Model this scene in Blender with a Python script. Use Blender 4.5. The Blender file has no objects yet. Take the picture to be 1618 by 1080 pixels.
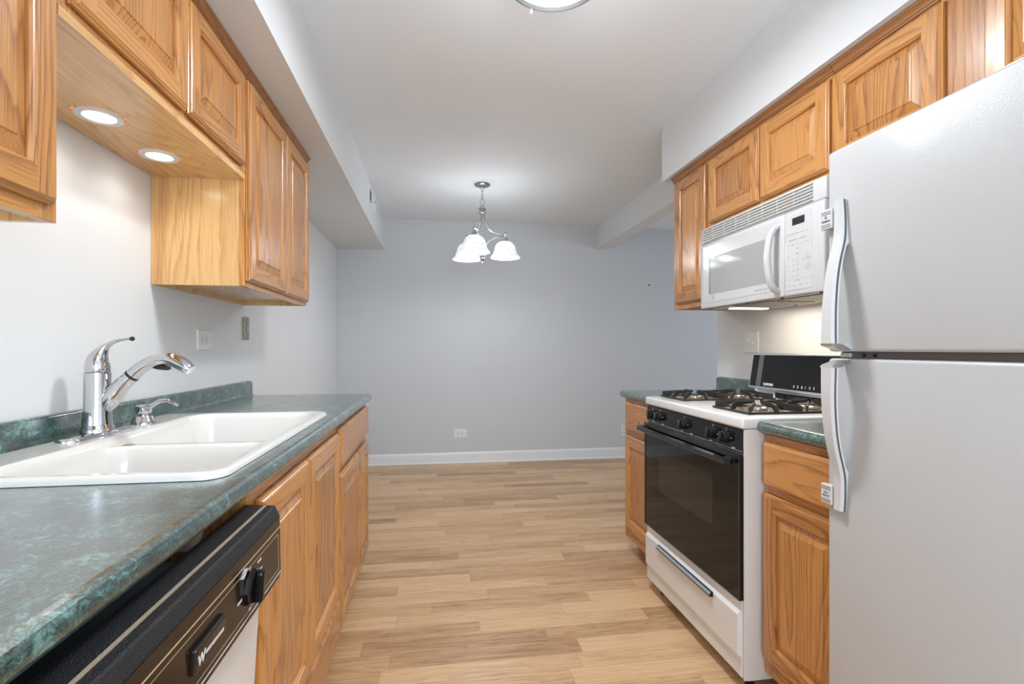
import bpy, bmesh, math, random
from math import sin, cos, pi, atan2, sqrt, radians
from mathutils import Vector, Matrix
random.seed(7)

# ------------------------------------------------------------------ camera, light, exposure
scene = bpy.context.scene
COL = scene.collection
F_PX = 800.0
YAW = math.atan(121 / F_PX)
CY, SY = cos(YAW), sin(YAW)
EYE = 1.15
cam_data = bpy.data.cameras.new('camera')
cam = bpy.data.objects.new('camera', cam_data)
COL.objects.link(cam)
cam.location = (0, 0, EYE)
cam.rotation_euler = (pi / 2, 0, -YAW)
cam_data.sensor_fit = 'HORIZONTAL'
cam_data.sensor_width = 36
cam_data.lens = F_PX / 1618 * 36
cam_data.shift_y = 11 / 1618
cam_data.clip_start = 0.02
scene.camera = cam

world = bpy.data.worlds.new('sky')
scene.world = world
world.use_nodes = True
world.node_tree.nodes['Background'].inputs[0].default_value = (0.80, 0.90, 1.0, 1)
world.node_tree.nodes['Background'].inputs[1].default_value = 1.0

scene.view_settings.view_transform = 'Standard'
scene.view_settings.look = 'None'
scene.view_settings.exposure = 0.24
scene.view_settings.gamma = 1.0
scene.view_settings.use_curve_mapping = False


def area(name, loc, rot, size, size_y, power, color, spread=180):
    d = bpy.data.lights.new(name, 'AREA')
    d.shape = 'RECTANGLE'
    d.size, d.size_y = size, size_y
    d.energy = power
    d.color = color
    d.spread = radians(spread)
    o = bpy.data.objects.new(name, d)
    o.location = loc
    o.rotation_euler = rot
    COL.objects.link(o)
    return o


def point(name, loc, power, color, r=0.03):
    d = bpy.data.lights.new(name, 'POINT')
    d.energy = power
    d.color = color
    d.shadow_soft_size = r
    o = bpy.data.objects.new(name, d)
    o.location = loc
    COL.objects.link(o)
    return o


# added fill behind the camera, aimed up at the ceiling; daylight from right-hand window
area('rear_fill', (0.36, -1.52, 1.35), (radians(120), 0, 0), 1.9, 1.5, 56, (0.80, 0.905, 1.0))
area('daylight_side', (4.92, 3.1, 1.35), (0, radians(90), 0), 1.5, 1.8, 34, (0.70, 0.84, 1.0))

# ------------------------------------------------------------------ materials
MATS = {}


def nmat(name):
    m = bpy.data.materials.new(name)
    m.use_nodes = True
    nt = m.node_tree
    b = nt.nodes['Principled BSDF']
    MATS[name] = m
    return m, nt, b


def simple(name, col, rough=0.5, metal=0.0, coat=0.0, bump=None, emit=None, spec=0.5):
    m, nt, b = nmat(name)
    b.inputs['Base Color'].default_value = (*col, 1)
    b.inputs['Roughness'].default_value = rough
    b.inputs['Metallic'].default_value = metal
    b.inputs['Coat Weight'].default_value = coat
    b.inputs['Coat Roughness'].default_value = 0.08
    b.inputs['Specular IOR Level'].default_value = spec
    if emit:
        b.inputs['Emission Color'].default_value = (*emit[0], 1)
        b.inputs['Emission Strength'].default_value = emit[1]
    tc = nt.nodes.new('ShaderNodeTexCoord')
    n = nt.nodes.new('ShaderNodeTexNoise')
    nt.links.new(tc.outputs['Object'], n.inputs['Vector'])
    sc, st, di = bump if bump else (60, 0.02, 0.0005)
    n.inputs['Scale'].default_value = sc
    n.inputs['Detail'].default_value = 3
    bm_ = nt.nodes.new('ShaderNodeBump')
    bm_.inputs['Strength'].default_value = st
    bm_.inputs['Distance'].default_value = di
    nt.links.new(n.outputs['Fac'], bm_.inputs['Height'])
    nt.links.new(bm_.outputs['Normal'], b.inputs['Normal'])
    return m


def ramp(nt, fac, stops):
    r = nt.nodes.new('ShaderNodeValToRGB')
    el = r.color_ramp.elements
    while len(el) < len(stops):
        el.new(0.5)
    for e, (p, c) in zip(el, stops):
        e.position = p
        e.color = (*c, 1)
    nt.links.new(fac, r.inputs['Fac'])
    return r.outputs['Color']


def mathn(nt, op, a, b=None, c=None):
    n = nt.nodes.new('ShaderNodeMath')
    n.operation = op
    for i, v in enumerate((a, b, c)):
        if v is None:
            continue
        if isinstance(v, (int, float)):
            n.inputs[i].default_value = v
        else:
            nt.links.new(v, n.inputs[i])
    return n.outputs[0]


def vecm(nt, op, a, b):
    n = nt.nodes.new('ShaderNodeVectorMath')
    n.operation = op
    for i, v in enumerate((a, b)):
        if isinstance(v, (tuple, list)):
            n.inputs[i].default_value = v
        else:
            nt.links.new(v, n.inputs[i])
    return n.outputs[0]


def mixc(nt, mode, fac, a, b):
    n = nt.nodes.new('ShaderNodeMix')
    n.data_type = 'RGBA'
    n.blend_type = mode
    for key, v in (('Factor', fac), ('A', a), ('B', b)):
        sock = [s for s in n.inputs if s.name == key and (s.type == 'RGBA' or (key == 'Factor' and s.type == 'VALUE'))][0]
        if isinstance(v, (int, float)):
            sock.default_value = v
        elif isinstance(v, tuple):
            sock.default_value = (*v, 1)
        else:
            nt.links.new(v, sock)
    return [s for s in n.outputs if s.type == 'RGBA'][0]


def oak(name, axis, light, dark, rings=13.0, contrast=0.85, rough=0.3):
    """golden oak with cathedral grain running along `axis`"""
    m, nt, b = nmat(name)
    tc = nt.nodes.new('ShaderNodeTexCoord')
    oi = nt.nodes.new('ShaderNodeObjectInfo')
    k = {'x': 0, 'y': 1, 'z': 2}[axis]
    sc = [1.0, 1.0, 1.0]
    sc[k] = 0.11
    off = nt.nodes.new('ShaderNodeCombineXYZ')
    r = oi.outputs['Random']
    for i, mu in enumerate((3.1, 5.7, 9.3)):
        nt.links.new(mathn(nt, 'MULTIPLY_ADD', r, mu, 0.0 if i != k else 1.5), off.inputs[i])
    v = vecm(nt, 'ADD', tc.outputs['Object'], off.outputs[0])
    vs = vecm(nt, 'MULTIPLY', v, tuple(sc))
    # slow warp
    n1 = nt.nodes.new('ShaderNodeTexNoise')
    n1.inputs['Scale'].default_value = 3.4
    n1.inputs['Detail'].default_value = 2.0
    nt.links.new(vs, n1.inputs['Vector'])
    # board to board tone
    n3 = nt.nodes.new('ShaderNodeTexNoise')
    n3.inputs['Scale'].default_value = 9.0
    n3.inputs['Detail'].default_value = 1.0
    nt.links.new(vs, n3.inputs['Vector'])
    ringv = mathn(nt, 'MULTIPLY', n1.outputs['Fac'], rings * 3.0)
    n2 = nt.nodes.new('ShaderNodeTexNoise')
    n2.inputs['Scale'].default_value = 60.0
    n2.inputs['Detail'].default_value = 2.0
    nt.links.new(vs, n2.inputs['Vector'])
    rv = mathn(nt, 'ADD', ringv, mathn(nt, 'MULTIPLY', n2.outputs['Fac'], 0.8))
    fr = mathn(nt, 'FRACT', rv)
    up = mathn(nt, 'POWER', fr, 3.0)
    dn = mathn(nt, 'MULTIPLY', mathn(nt, 'SUBTRACT', 1.0, fr), 6.0)
    tri = mathn(nt, 'MINIMUM', up, dn)
    # pores
    ps = [420.0, 420.0, 420.0]
    ps[k] = 9.0
    pv = vecm(nt, 'MULTIPLY', v, tuple(ps))
    n4 = nt.nodes.new('ShaderNodeTexNoise')
    n4.inputs['Scale'].default_value = 1.0
    n4.inputs['Detail'].default_value = 2.0
    nt.links.new(pv, n4.inputs['Vector'])
    pore = mathn(nt, 'MULTIPLY', mathn(nt, 'SUBTRACT', n4.outputs['Fac'], 0.5), 1.25)
    fac = mathn(nt, 'ADD', mathn(nt, 'MULTIPLY', tri, contrast), pore)
    fac = mathn(nt, 'ADD', fac, mathn(nt, 'MULTIPLY', mathn(nt, 'SUBTRACT', n3.outputs['Fac'], 0.5), 0.7))
    fac = mathn(nt, 'ADD', fac, mathn(nt, 'MULTIPLY', mathn(nt, 'SUBTRACT', r, 0.35), 0.35))
    colr = ramp(nt, fac, [(0.0, light), (0.45, tuple((a + c) / 2 for a, c in zip(light, dark))), (1.0, dark)])
    nt.links.new(colr, b.inputs['Base Color'])
    b.inputs['Roughness'].default_value = rough
    b.inputs['Coat Weight'].default_value = 0.35
    b.inputs['Coat Roughness'].default_value = 0.18
    bp = nt.nodes.new('ShaderNodeBump')
    bp.inputs['Strength'].default_value = 0.12
    bp.inputs['Distance'].default_value = 0.0006
    nt.links.new(n4.outputs['Fac'], bp.inputs['Height'])
    nt.links.new(bp.outputs['Normal'], b.inputs['Normal'])
    return m


OL, OD = (0.60, 0.275, 0.080), (0.23, 0.073, 0.015)
for ax in 'xyz':
    oak('oak_' + ax, ax, OL, OD)
    oak('veneer_' + ax, ax, (0.76, 0.46, 0.19), (0.46, 0.22, 0.07), rings=10, contrast=0.7, rough=0.24)
oak('moulding_y', 'y', (0.36, 0.155, 0.050), (0.22, 0.08, 0.022), rough=0.5)
MATS['moulding_y'].node_tree.nodes['Principled BSDF'].inputs['Coat Weight'].default_value = 0.0


def floor_mat():
    m, nt, b = nmat('laminate_floor')
    tc = nt.nodes.new('ShaderNodeTexCoord')
    sp = nt.nodes.new('ShaderNodeSeparateXYZ')
    nt.links.new(tc.outputs['Object'], sp.inputs[0])
    W, L = 0.092, 0.72
    row = mathn(nt, 'FLOOR', mathn(nt, 'DIVIDE', sp.outputs['Y'], W))
    wn = nt.nodes.new('ShaderNodeTexWhiteNoise')
    wn.noise_dimensions = '1D'
    nt.links.new(row, wn.inputs['W'])
    xo = mathn(nt, 'ADD', mathn(nt, 'DIVIDE', sp.outputs['X'], L), mathn(nt, 'MULTIPLY', wn.outputs['Value'], 7.0))
    colm = mathn(nt, 'FLOOR', xo)
    cb = nt.nodes.new('ShaderNodeCombineXYZ')
    nt.links.new(row, cb.inputs[0])
    nt.links.new(colm, cb.inputs[1])
    w2 = nt.nodes.new('ShaderNodeTexWhiteNoise')
    w2.noise_dimensions = '3D'
    nt.links.new(cb.outputs[0], w2.inputs['Vector'])
    # grain
    offs = vecm(nt, 'MULTIPLY', w2.outputs['Color'], (13.0, 17.0, 5.0))
    v = vecm(nt, 'ADD', tc.outputs['Object'], offs)
    vs = vecm(nt, 'MULTIPLY', v, (1.0, 9.0, 1.0))
    n1 = nt.nodes.new('ShaderNodeTexNoise')
    n1.inputs['Scale'].default_value = 1.6
    n1.inputs['Detail'].default_value = 3
    nt.links.new(vs, n1.inputs['Vector'])
    rg = mathn(nt, 'FRACT', mathn(nt, 'MULTIPLY', n1.outputs['Fac'], 9.0))
    vs2 = vecm(nt, 'MULTIPLY', v, (3.0, 90.0, 1.0))
    n2 = nt.nodes.new('ShaderNodeTexNoise')
    n2.inputs['Scale'].default_value = 1.6
    n2.inputs['Detail'].default_value = 4
    nt.links.new(vs2, n2.inputs['Vector'])
    fac = mathn(nt, 'ADD', mathn(nt, 'MULTIPLY', w2.outputs['Value'], 0.62),
                mathn(nt, 'MULTIPLY', mathn(nt, 'POWER', rg, 2.0), 0.22))
    fac = mathn(nt, 'ADD', fac, mathn(nt, 'MULTIPLY', mathn(nt, 'SUBTRACT', n2.outputs['Fac'], 0.5), 1.0))
    fac = mathn(nt, 'ADD', fac, mathn(nt, 'MULTIPLY', mathn(nt, 'SUBTRACT', n1.outputs['Fac'], 0.5), 0.6))
    c = ramp(nt, fac, [(0.05, (0.70, 0.46, 0.255)), (0.5, (0.52, 0.315, 0.160)), (0.9, (0.29, 0.150, 0.068))])
    # seams
    fy = mathn(nt, 'FRACT', mathn(nt, 'DIVIDE', sp.outputs['Y'], W))
    fx = mathn(nt, 'FRACT', xo)
    sy_ = mathn(nt, 'LESS_THAN', fy, 0.016)
    sx_ = mathn(nt, 'LESS_THAN', fx, 0.0035)
    s = mathn(nt, 'MULTIPLY', mathn(nt, 'MAXIMUM', sy_, sx_), 0.35)
    c2 = mixc(nt, 'MIX', s, c, (0.16, 0.085, 0.045))
    nt.links.new(c2, b.inputs['Base Color'])
    b.inputs['Roughness'].default_value = 0.33
    b.inputs['Specular IOR Level'].default_value = 0.45
    bp = nt.nodes.new('ShaderNodeBump')
    bp.inputs['Strength'].default_value = 0.12
    bp.inputs['Distance'].default_value = 0.001
    nt.links.new(n2.outputs['Fac'], bp.inputs['Height'])
    nt.links.new(bp.outputs['Normal'], b.inputs['Normal'])


floor_mat()


def green_mat():
    m, nt, b = nmat('green_laminate')
    tc = nt.nodes.new('ShaderNodeTexCoord')
    vs = vecm(nt, 'MULTIPLY', tc.outputs['Object'], (1.0, 0.75, 1.0))
    n0 = nt.nodes.new('ShaderNodeTexNoise')
    n0.inputs['Scale'].default_value = 22
    n0.inputs['Detail'].default_value = 5
    nt.links.new(vs, n0.inputs['Vector'])
    n1 = nt.nodes.new('ShaderNodeTexNoise')
    n1.inputs['Scale'].default_value = 60
    n1.inputs['Detail'].default_value = 8
    n1.inputs['Roughness'].default_value = 0.75
    n1.inputs['Distortion'].default_value = 1.8
    nt.links.new(vs, n1.inputs['Vector'])
    n2 = nt.nodes.new('ShaderNodeTexNoise')
    n2.inputs['Scale'].default_value = 120
    n2.inputs['Detail'].default_value = 4
    n2.inputs['Distortion'].default_value = 2.5
    nt.links.new(vs, n2.inputs['Vector'])
    ridge = mathn(nt, 'SUBTRACT', 1.0, mathn(nt, 'MULTIPLY', mathn(nt, 'ABSOLUTE', mathn(nt, 'SUBTRACT', n2.outputs['Fac'], 0.5)), 14.0))
    ridge = mathn(nt, 'MAXIMUM', ridge, 0.0)
    fac = mathn(nt, 'ADD', mathn(nt, 'MULTIPLY', n1.outputs['Fac'], 0.75), mathn(nt, 'MULTIPLY', n0.outputs['Fac'], 0.35))
    c = ramp(nt, fac, [(0.47, (0.003, 0.010, 0.011)), (0.54, (0.007, 0.032, 0.031)), (0.585, (0.022, 0.088, 0.082)), (0.66, (0.15, 0.30, 0.27))])
    c2 = mixc(nt, 'MIX', mathn(nt, 'MULTIPLY', ridge, 0.30), c, (0.22, 0.36, 0.30))
    nt.links.new(c2, b.inputs['Base Color'])
    b.inputs['Roughness'].default_value = 0.30
    b.inputs['Specular IOR Level'].default_value = 0.9
    b.inputs['Coat Weight'].default_value = 1.0
    b.inputs['Coat Roughness'].default_value = 0.20
    b.inputs['Coat IOR'].default_value = 1.58
    bp = nt.nodes.new('ShaderNodeBump')
    bp.inputs['Strength'].default_value = 0.25
    bp.inputs['Distance'].default_value = 0.0006
    nt.links.new(n1.outputs['Fac'], bp.inputs['Height'])
    nt.links.new(bp.outputs['Normal'], b.inputs['Normal'])


green_mat()

simple('wall_white', (0.735, 0.745, 0.75), 0.6, bump=(180, 0.06, 0.0008))
simple('wall_grey', (0.595, 0.612, 0.632), 0.6, bump=(180, 0.06, 0.0008))
simple('ceiling_white', (0.82, 0.85, 0.88), 0.75, bump=(150, 0.06, 0.0008))
simple('trim_white', (0.80, 0.81, 0.82), 0.35)
simple('enamel', (0.77, 0.76, 0.73), 0.12, coat=0.6)
simple('chrome', (0.60, 0.61, 0.63), 0.045, 1.0, bump=(8, 0.05, 0.001))
simple('black_rubber', (0.012, 0.012, 0.012), 0.5)
simple('nickel', (0.46, 0.45, 0.43), 0.22, 1.0)
simple('satin_metal', (0.62, 0.63, 0.64), 0.35, 0.9)
simple('aluminium', (0.70, 0.71, 0.73), 0.30, 1.0)
simple('brass_metal', (0.55, 0.38, 0.16), 0.4, 0.8)
simple('galvanised', (0.30, 0.33, 0.36), 0.45, 0.7)
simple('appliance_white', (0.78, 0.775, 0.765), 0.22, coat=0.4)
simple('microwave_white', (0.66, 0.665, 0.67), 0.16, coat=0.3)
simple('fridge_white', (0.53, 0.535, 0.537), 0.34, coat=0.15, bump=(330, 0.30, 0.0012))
simple('handle_white', (0.64, 0.645, 0.65), 0.3)
simple('plastic_white', (0.80, 0.79, 0.77), 0.3)
simple('grey_strip', (0.10, 0.10, 0.105), 0.4)
simple('gasket_brown', (0.17, 0.145, 0.13), 0.45)
simple('black_gloss', (0.007, 0.007, 0.008), 0.12, spec=0.35)
simple('ring_metal', (0.20, 0.21, 0.22), 0.45, 0.3)
simple('oven_glass', (0.008, 0.0075, 0.007), 0.05, spec=0.30)
simple('oven_window', (0.028, 0.025, 0.022), 0.06, spec=0.30)
simple('black_satin', (0.012, 0.012, 0.013), 0.30)
simple('cast_iron', (0.020, 0.017, 0.015), 0.42)
simple('dark_hole', (0.004, 0.004, 0.004), 0.8)
simple('brown_gloss', (0.018, 0.010, 0.006), 0.14, spec=0.28)
simple('black_texture', (0.012, 0.012, 0.014), 0.42, bump=(500, 0.8, 0.002), spec=0.35)
simple('tan_wear', (0.34, 0.27, 0.20), 0.6, bump=(900, 0.6, 0.001))
simple('gold_line', (0.62, 0.46, 0.28), 0.35, 0.2)
simple('print_white', (0.72, 0.72, 0.70), 0.5)
simple('print_grey', (0.28, 0.29, 0.30), 0.5)
simple('print_dark', (0.06, 0.065, 0.08), 0.5)
simple('mw_glass', (0.42, 0.43, 0.43), 0.06)
simple('mw_edge', (0.22, 0.23, 0.22), 0.25)
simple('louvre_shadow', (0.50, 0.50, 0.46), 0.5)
simple('display_black', (0.02, 0.024, 0.028), 0.15)
simple('filter_mesh', (0.33, 0.29, 0.25), 0.4, 0.7, bump=(1200, 1.0, 0.003))
simple('hood_metal', (0.42, 0.37, 0.32), 0.3, 0.6)
simple('drip_pan', (0.66, 0.52, 0.36), 0.28, 0.85)
simple('puck_white', (0.72, 0.71, 0.69), 0.4)
simple('lamp_disc', (0.9, 0.9, 0.88), 0.4, emit=((1.0, 0.97, 0.92), 9.0))
simple('lamp_dome', (0.9, 0.9, 0.9), 0.4, emit=((1.0, 0.985, 0.96), 7.0))
simple('hood_lamp', (0.9, 0.85, 0.75), 0.4, emit=((1.0, 0.90, 0.75), 3.5))
simple('bulb_glow', (0.9, 0.9, 0.9), 0.4, emit=((1.0, 0.97, 0.93), 5.0))
simple('window_glass', (0.8, 0.85, 0.9), 0.05)


def shade_mat():
    m, nt, b = nmat('alabaster_glass')
    tc = nt.nodes.new('ShaderNodeTexCoord')
    vs = vecm(nt, 'MULTIPLY', tc.outputs['Object'], (1.0, 1.0, 2.5))
    n = nt.nodes.new('ShaderNodeTexNoise')
    n.inputs['Scale'].default_value = 14
    n.inputs['Detail'].default_value = 4
    n.inputs['Distortion'].default_value = 1.5
    nt.links.new(vs, n.inputs['Vector'])
    c = ramp(nt, n.outputs['Fac'], [(0.35, (0.62, 0.67, 0.69)), (0.6, (0.92, 0.94, 0.94))])
    nt.links.new(c, b.inputs['Base Color'])
    nt.links.new(c, b.inputs['Emission Color'])
    b.inputs['Emission Strength'].default_value = 0.42
    b.inputs['Roughness'].default_value = 0.25
    b.inputs['Transmission Weight'].default_value = 0.08


shade_mat()

# ------------------------------------------------------------------ mesh builder
WPOS = {}


class MB:
    def __init__(self, M=None):
        self.bm = bmesh.new()
        self.M = M

    def _merge(self, b2, mi):
        vm = {}
        for v in b2.verts:
            vm[v] = self.bm.verts.new(v.co)
        for f in b2.faces:
            try:
                nf = self.bm.faces.new([vm[v] for v in f.verts])
            except ValueError:
                continue
            nf.material_index = mi if mi is not None else f.material_index
            nf.smooth = f.smooth
        b2.free()

    def box(self, x0, x1, y0, y1, z0, z1, bev=0.0, seg=2, mi=0):
        b = bmesh.new()
        r = bmesh.ops.create_cube(b, size=1.0)
        for v in r['verts']:
            v.co = Vector(((x0 + x1) / 2 + v.co.x * (x1 - x0), (y0 + y1) / 2 + v.co.y * (y1 - y0), (z0 + z1) / 2 + v.co.z * (z1 - z0)))
        if bev > 0:
            bev = min(bev, 0.49 * min(abs(x1 - x0), abs(y1 - y0), abs(z1 - z0)))
            bmesh.ops.bevel(b, geom=b.edges[:], offset=bev, segments=seg, profile=0.5, affect='EDGES')
        self._merge(b, mi)
        return self

    def loft(self, rings, cap=True, mi=0, smooth=False, close=True):
        """rings: list of lists of points with equal counts"""
        vr = [[self.bm.verts.new(p) for p in r] for r in rings]
        n = len(vr[0])
        for a, b in zip(vr, vr[1:]):
            for i in range(n if close else n - 1):
                j = (i + 1) % n
                try:
                    f = self.bm.faces.new((a[i], a[j], b[j], b[i]))
                    f.material_index = mi
                    f.smooth = smooth
                except ValueError:
                    pass
        if cap:
            for r in (vr[0], vr[-1]):
                try:
                    f = self.bm.faces.new(r)
                    f.material_index = mi
                except ValueError:
                    pass
        return self

    def tube(self, pts, rad, seg=12, cap=True, mi=0, squash=None, closed=False):
        pts = [Vector(p) for p in pts]
        n = len(pts)
        if isinstance(rad, (int, float)):
            rad = [rad] * n
        rings = []
        prev = None
        for i, p in enumerate(pts):
            if closed:
                t = (pts[(i + 1) % n] - pts[i - 1]).normalized()
            elif i == 0:
                t = (pts[1] - pts[0]).normalized()
            elif i == n - 1:
                t = (pts[-1] - pts[-2]).normalized()
            else:
                t = ((pts[i + 1] - p).normalized() + (p - pts[i - 1]).normalized()).normalized()
            if prev is None:
                ref = Vector((0, 1, 0)) if abs(t.y) < 0.9 else Vector((1, 0, 0))
                u = t.cross(ref).normalized()
            else:
                u = (prev - t * prev.dot(t)).normalized()
            prev = u
            w = t.cross(u)
            sq = squash[i] if squash else 1.0
            rings.append([p + (u * cos(2 * pi * k / seg) * sq + w * sin(2 * pi * k / seg)) * rad[i] for k in range(seg)])
        if closed:
            rings.append(rings[0])
            vr = [[self.bm.verts.new(q) for q in r] for r in rings[:-1]]
            vr.append(vr[0])
            for a, b in zip(vr, vr[1:]):
                for i in range(seg):
                    j = (i + 1) % seg
                    f = self.bm.faces.new((a[i], a[j], b[j], b[i]))
                    f.smooth = True
                    f.material_index = mi
            return self
        return self.loft(rings, cap, mi, True)

    def lathe(self, prof, c, axis='z', seg=32, cap=True, mi=0, smooth=True):
        """prof: list of (radius, offset along axis)"""
        rings = []
        for r, h in prof:
            ring = []
            for k in range(seg):
                a = 2 * pi * k / seg
                ca, sa = r * cos(a), r * sin(a)
                if axis == 'z':
                    ring.append((c[0] + ca, c[1] + sa, c[2] + h))
                elif axis == 'x':
                    ring.append((c[0] + h, c[1] + ca, c[2] + sa))
                else:
                    ring.append((c[0] + ca, c[1] + h, c[2] + sa))
            rings.append(ring)
        return self.loft(rings, cap, mi, smooth)

    def prism(self, poly, axis, a0, a1, mi=0, smooth=False):
        """poly in the two other axes (in order), extruded along axis"""
        def P(p, a):
            if axis == 'y':
                return (p[0], a, p[1])
            if axis == 'x':
                return (a, p[0], p[1])
            return (p[0], p[1], a)
        return self.loft([[P(p, a0) for p in poly], [P(p, a1) for p in poly]], True, mi, smooth)

    def quad(self, pts, mi=0):
        f = self.bm.faces.new([self.bm.verts.new(p) for p in pts])
        f.material_index = mi
        return self

    def text(self, s, size, o, U, V, mi=0, ext=0.0003, align='LEFT', sx=1.0, bold=0.0):
        cu = bpy.data.curves.new('t', 'FONT')
        cu.body = s
        cu.size = size
        cu.extrude = ext
        cu.offset = bold
        cu.align_x = align
        cu.resolution_u = 2
        ob = bpy.data.objects.new('t', cu)
        COL.objects.link(ob)
        bpy.context.view_layer.update()
        me = bpy.data.meshes.new_from_object(ob.evaluated_get(bpy.context.evaluated_depsgraph_get()))
        bpy.data.objects.remove(ob)
        U, V = Vector(U), Vector(V)
        N = U.cross(V)
        b = bmesh.new()
        b.from_mesh(me)
        for v in b.verts:
            v.co = Vector(o) + U * v.co.x * sx + V * v.co.y + N * v.co.z
        self._merge(b, mi)
        bpy.data.meshes.remove(me)
        bpy.data.curves.remove(cu)
        return self

    def build(self, name, mats, parent=None, smooth=False, origin=None, weld=False, angle=35):
        bm = self.bm
        if self.M is not None:
            bm.transform(self.M)
        if weld:
            bmesh.ops.remove_doubles(bm, verts=bm.verts[:], dist=1e-6)
        bmesh.ops.recalc_face_normals(bm, faces=bm.faces[:])
        if origin is None:
            xs = [v.co for v in bm.verts]
            lo = Vector([min(v[i] for v in xs) for i in range(3)])
            hi = Vector([max(v[i] for v in xs) for i in range(3)])
            origin = (lo + hi) / 2
            if parent is None:
                origin.z = lo.z
        origin = Vector(origin)
        for v in bm.verts:
            v.co -= origin
        if smooth:
            for f in bm.faces:
                f.smooth = True
        me = bpy.data.meshes.new(name)
        bm.to_mesh(me)
        bm.free()
        if isinstance(mats, str):
            mats = [mats]
        for m in mats:
            me.materials.append(MATS[m])
        if smooth or any(p.use_smooth for p in me.polygons):
            me.set_sharp_from_angle(angle=radians(angle))
        o = bpy.data.objects.new(name, me)
        COL.objects.link(o)
        WPOS[o.name] = origin
        if parent is not None:
            o.parent = parent
            o.location = origin - WPOS[parent.name]
        else:
            o.location = origin
        return o


def thing(name, label, cat, loc, group=None):
    o = bpy.data.objects.new(name, None)
    o.empty_display_size = 0.05
    COL.objects.link(o)
    o.location = loc
    WPOS[o.name] = Vector(loc)
    o['label'] = label
    o['category'] = cat
    if group:
        o['group'] = group
    return o


def tag(o, label, cat, group=None):
    o['label'] = label
    o['category'] = cat
    if group:
        o['group'] = group
    return o


def struct(o, label=None, cat=None):
    o['kind'] = 'structure'
    if label:
        o['label'] = label
        o['category'] = cat or 'wall'
    return o


def spline(pts, n=6):
    """Catmull-Rom through points (tuples of any length)"""
    out = []
    P = [pts[0]] + list(pts) + [pts[-1]]
    for i in range(1, len(P) - 2):
        for k in range(n):
            t = k / n
            out.append(tuple(0.5 * ((2 * b) + (-a + c) * t + (2 * a - 5 * b + 4 * c - d) * t * t + (-a + 3 * b - 3 * c + d) * t ** 3)
                             for a, b, c, d in zip(P[i - 1], P[i], P[i + 1], P[i + 2])))
    out.append(tuple(pts[-1]))
    return out


# ------------------------------------------------------------------ room shell
XL, XR = -0.958, 1.66
YB, YF, YE = 5.14, -1.6, 2.8      # back wall, rear wall, end of right partition
H = 2.44
T = 0.13
XO = 5.0                          # far side of the room to the right
struct(MB().box(XL - T, XO + T, YF - T, YB + T, -0.1, 0).build('floor', 'laminate_floor'), 'oak-look laminate strip floor running crosswise', 'floor')
struct(MB().box(XL - T, XO + T, YF - T, YB + T, H, H + 0.1).build('ceiling', 'ceiling_white'), 'smooth white ceiling over kitchen and dining end', 'ceiling')
struct(MB().box(XL - T, XL, YF - T, YB + T, 0, H).build('wall_left', 'wall_white'), 'white wall behind the sink counter')
struct(MB().box(XL, XO, YB, YB + T, 0, H).build('wall_back', 'wall_grey'), 'pale blue-grey wall at the far end')
struct(MB().box(XR, XR + T, YF, YE, 0, H, 0.004).build('wall_right', 'wall_white'), 'white partition wall behind the stove')
# rear wall with window opening, wall of the room to the right with window opening
rw = MB()
wx0, wx1, wz0, wz1 = -0.6, 1.32, 0.6, 2.1
rw.box(XL, wx0, YF - T, YF, 0, H).box(wx1, XO, YF - T, YF, 0, H).box(wx0, wx1, YF - T, YF, 0, wz0).box(wx0, wx1, YF - T, YF, wz1, H)
struct(rw.build('wall_rear', 'wall_white'), 'white wall behind the camera with a window')
sw = MB()
sw.box(XO, XO + T, YF, 2.2, 0, H).box(XO, XO + T, 4.0, YB, 0, H).box(XO, XO + T, 2.2, 4.0, 0, 0.6).box(XO, XO + T, 2.2, 4.0, 2.1, H)
struct(sw.build('wall_side', 'wall_grey'), 'blue-grey side wall of the adjoining room with a window')


def window_frame(name, axis, c, a0, a1, z0, z1):
    m = MB()
    w = 0.05
    def bx(p0, p1, q0, q1):
        if axis == 'y':
            m.box(p0, p1, c - 0.03, c + 0.03, q0, q1, 0.004)
        else:
            m.box(c - 0.03, c + 0.03, p0, p1, q0, q1, 0.004)
    bx(a0, a0 + w, z0, z1)
    bx(a1 - w, a1, z0, z1)
    bx(a0 + w, a1 - w, z0, z0 + w)
    bx(a0 + w, a1 - w, z1 - w, z1)
    mid = (a0 + a1) / 2
    bx(mid - 0.02, mid + 0.02, z0 + w, z1 - w)
    struct(m.build(name, 'trim_white'), 'white framed window', 'window')


window_frame('window_1', 'y', YF - 0.07, wx0, wx1, wz0, wz1)
window_frame('window_2', 'x', XO + 0.07, 2.2, 4.0, 0.6, 2.1)

# soffits and beam
ZS = 2.13
struct(MB().box(XL, -0.503, YF, YB, ZS, H).build('trim_1', 'wall_white'), 'white boxed soffit above the left cabinets', 'soffit')
struct(MB().box(1.312, XR, YF, YE, ZS - 0.004, H).build('trim_2', 'wall_white'), 'white boxed soffit above the right cabinets', 'soffit')
struct(MB().box(1.68, 1.812, YE, YB, 2.203, H).build('trim_3', 'wall_white'), 'white ceiling beam running to the back wall', 'beam')


def baseboard(name, pts_axis, c, a0, a1, sgn):
    """profile extruded along x (wall facing -y) or y"""
    hgt = 0.108
    prof = [(0, 0), (0.020, 0), (0.019, 0.010), (0.0145, 0.016), (0.0135, hgt - 0.022), (0.010, hgt - 0.008), (0.005, hgt), (0, hgt)]
    m = MB()
    if pts_axis == 'x':
        m.prism([(c - sgn * p[0], p[1]) for p in prof], 'x', a0, a1)
    else:
        m.prism([(c - sgn * p[0], p[1]) for p in prof], 'y', a0, a1)
    struct(m.build(name, 'trim_white'), 'white painted baseboard', 'baseboard')


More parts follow.
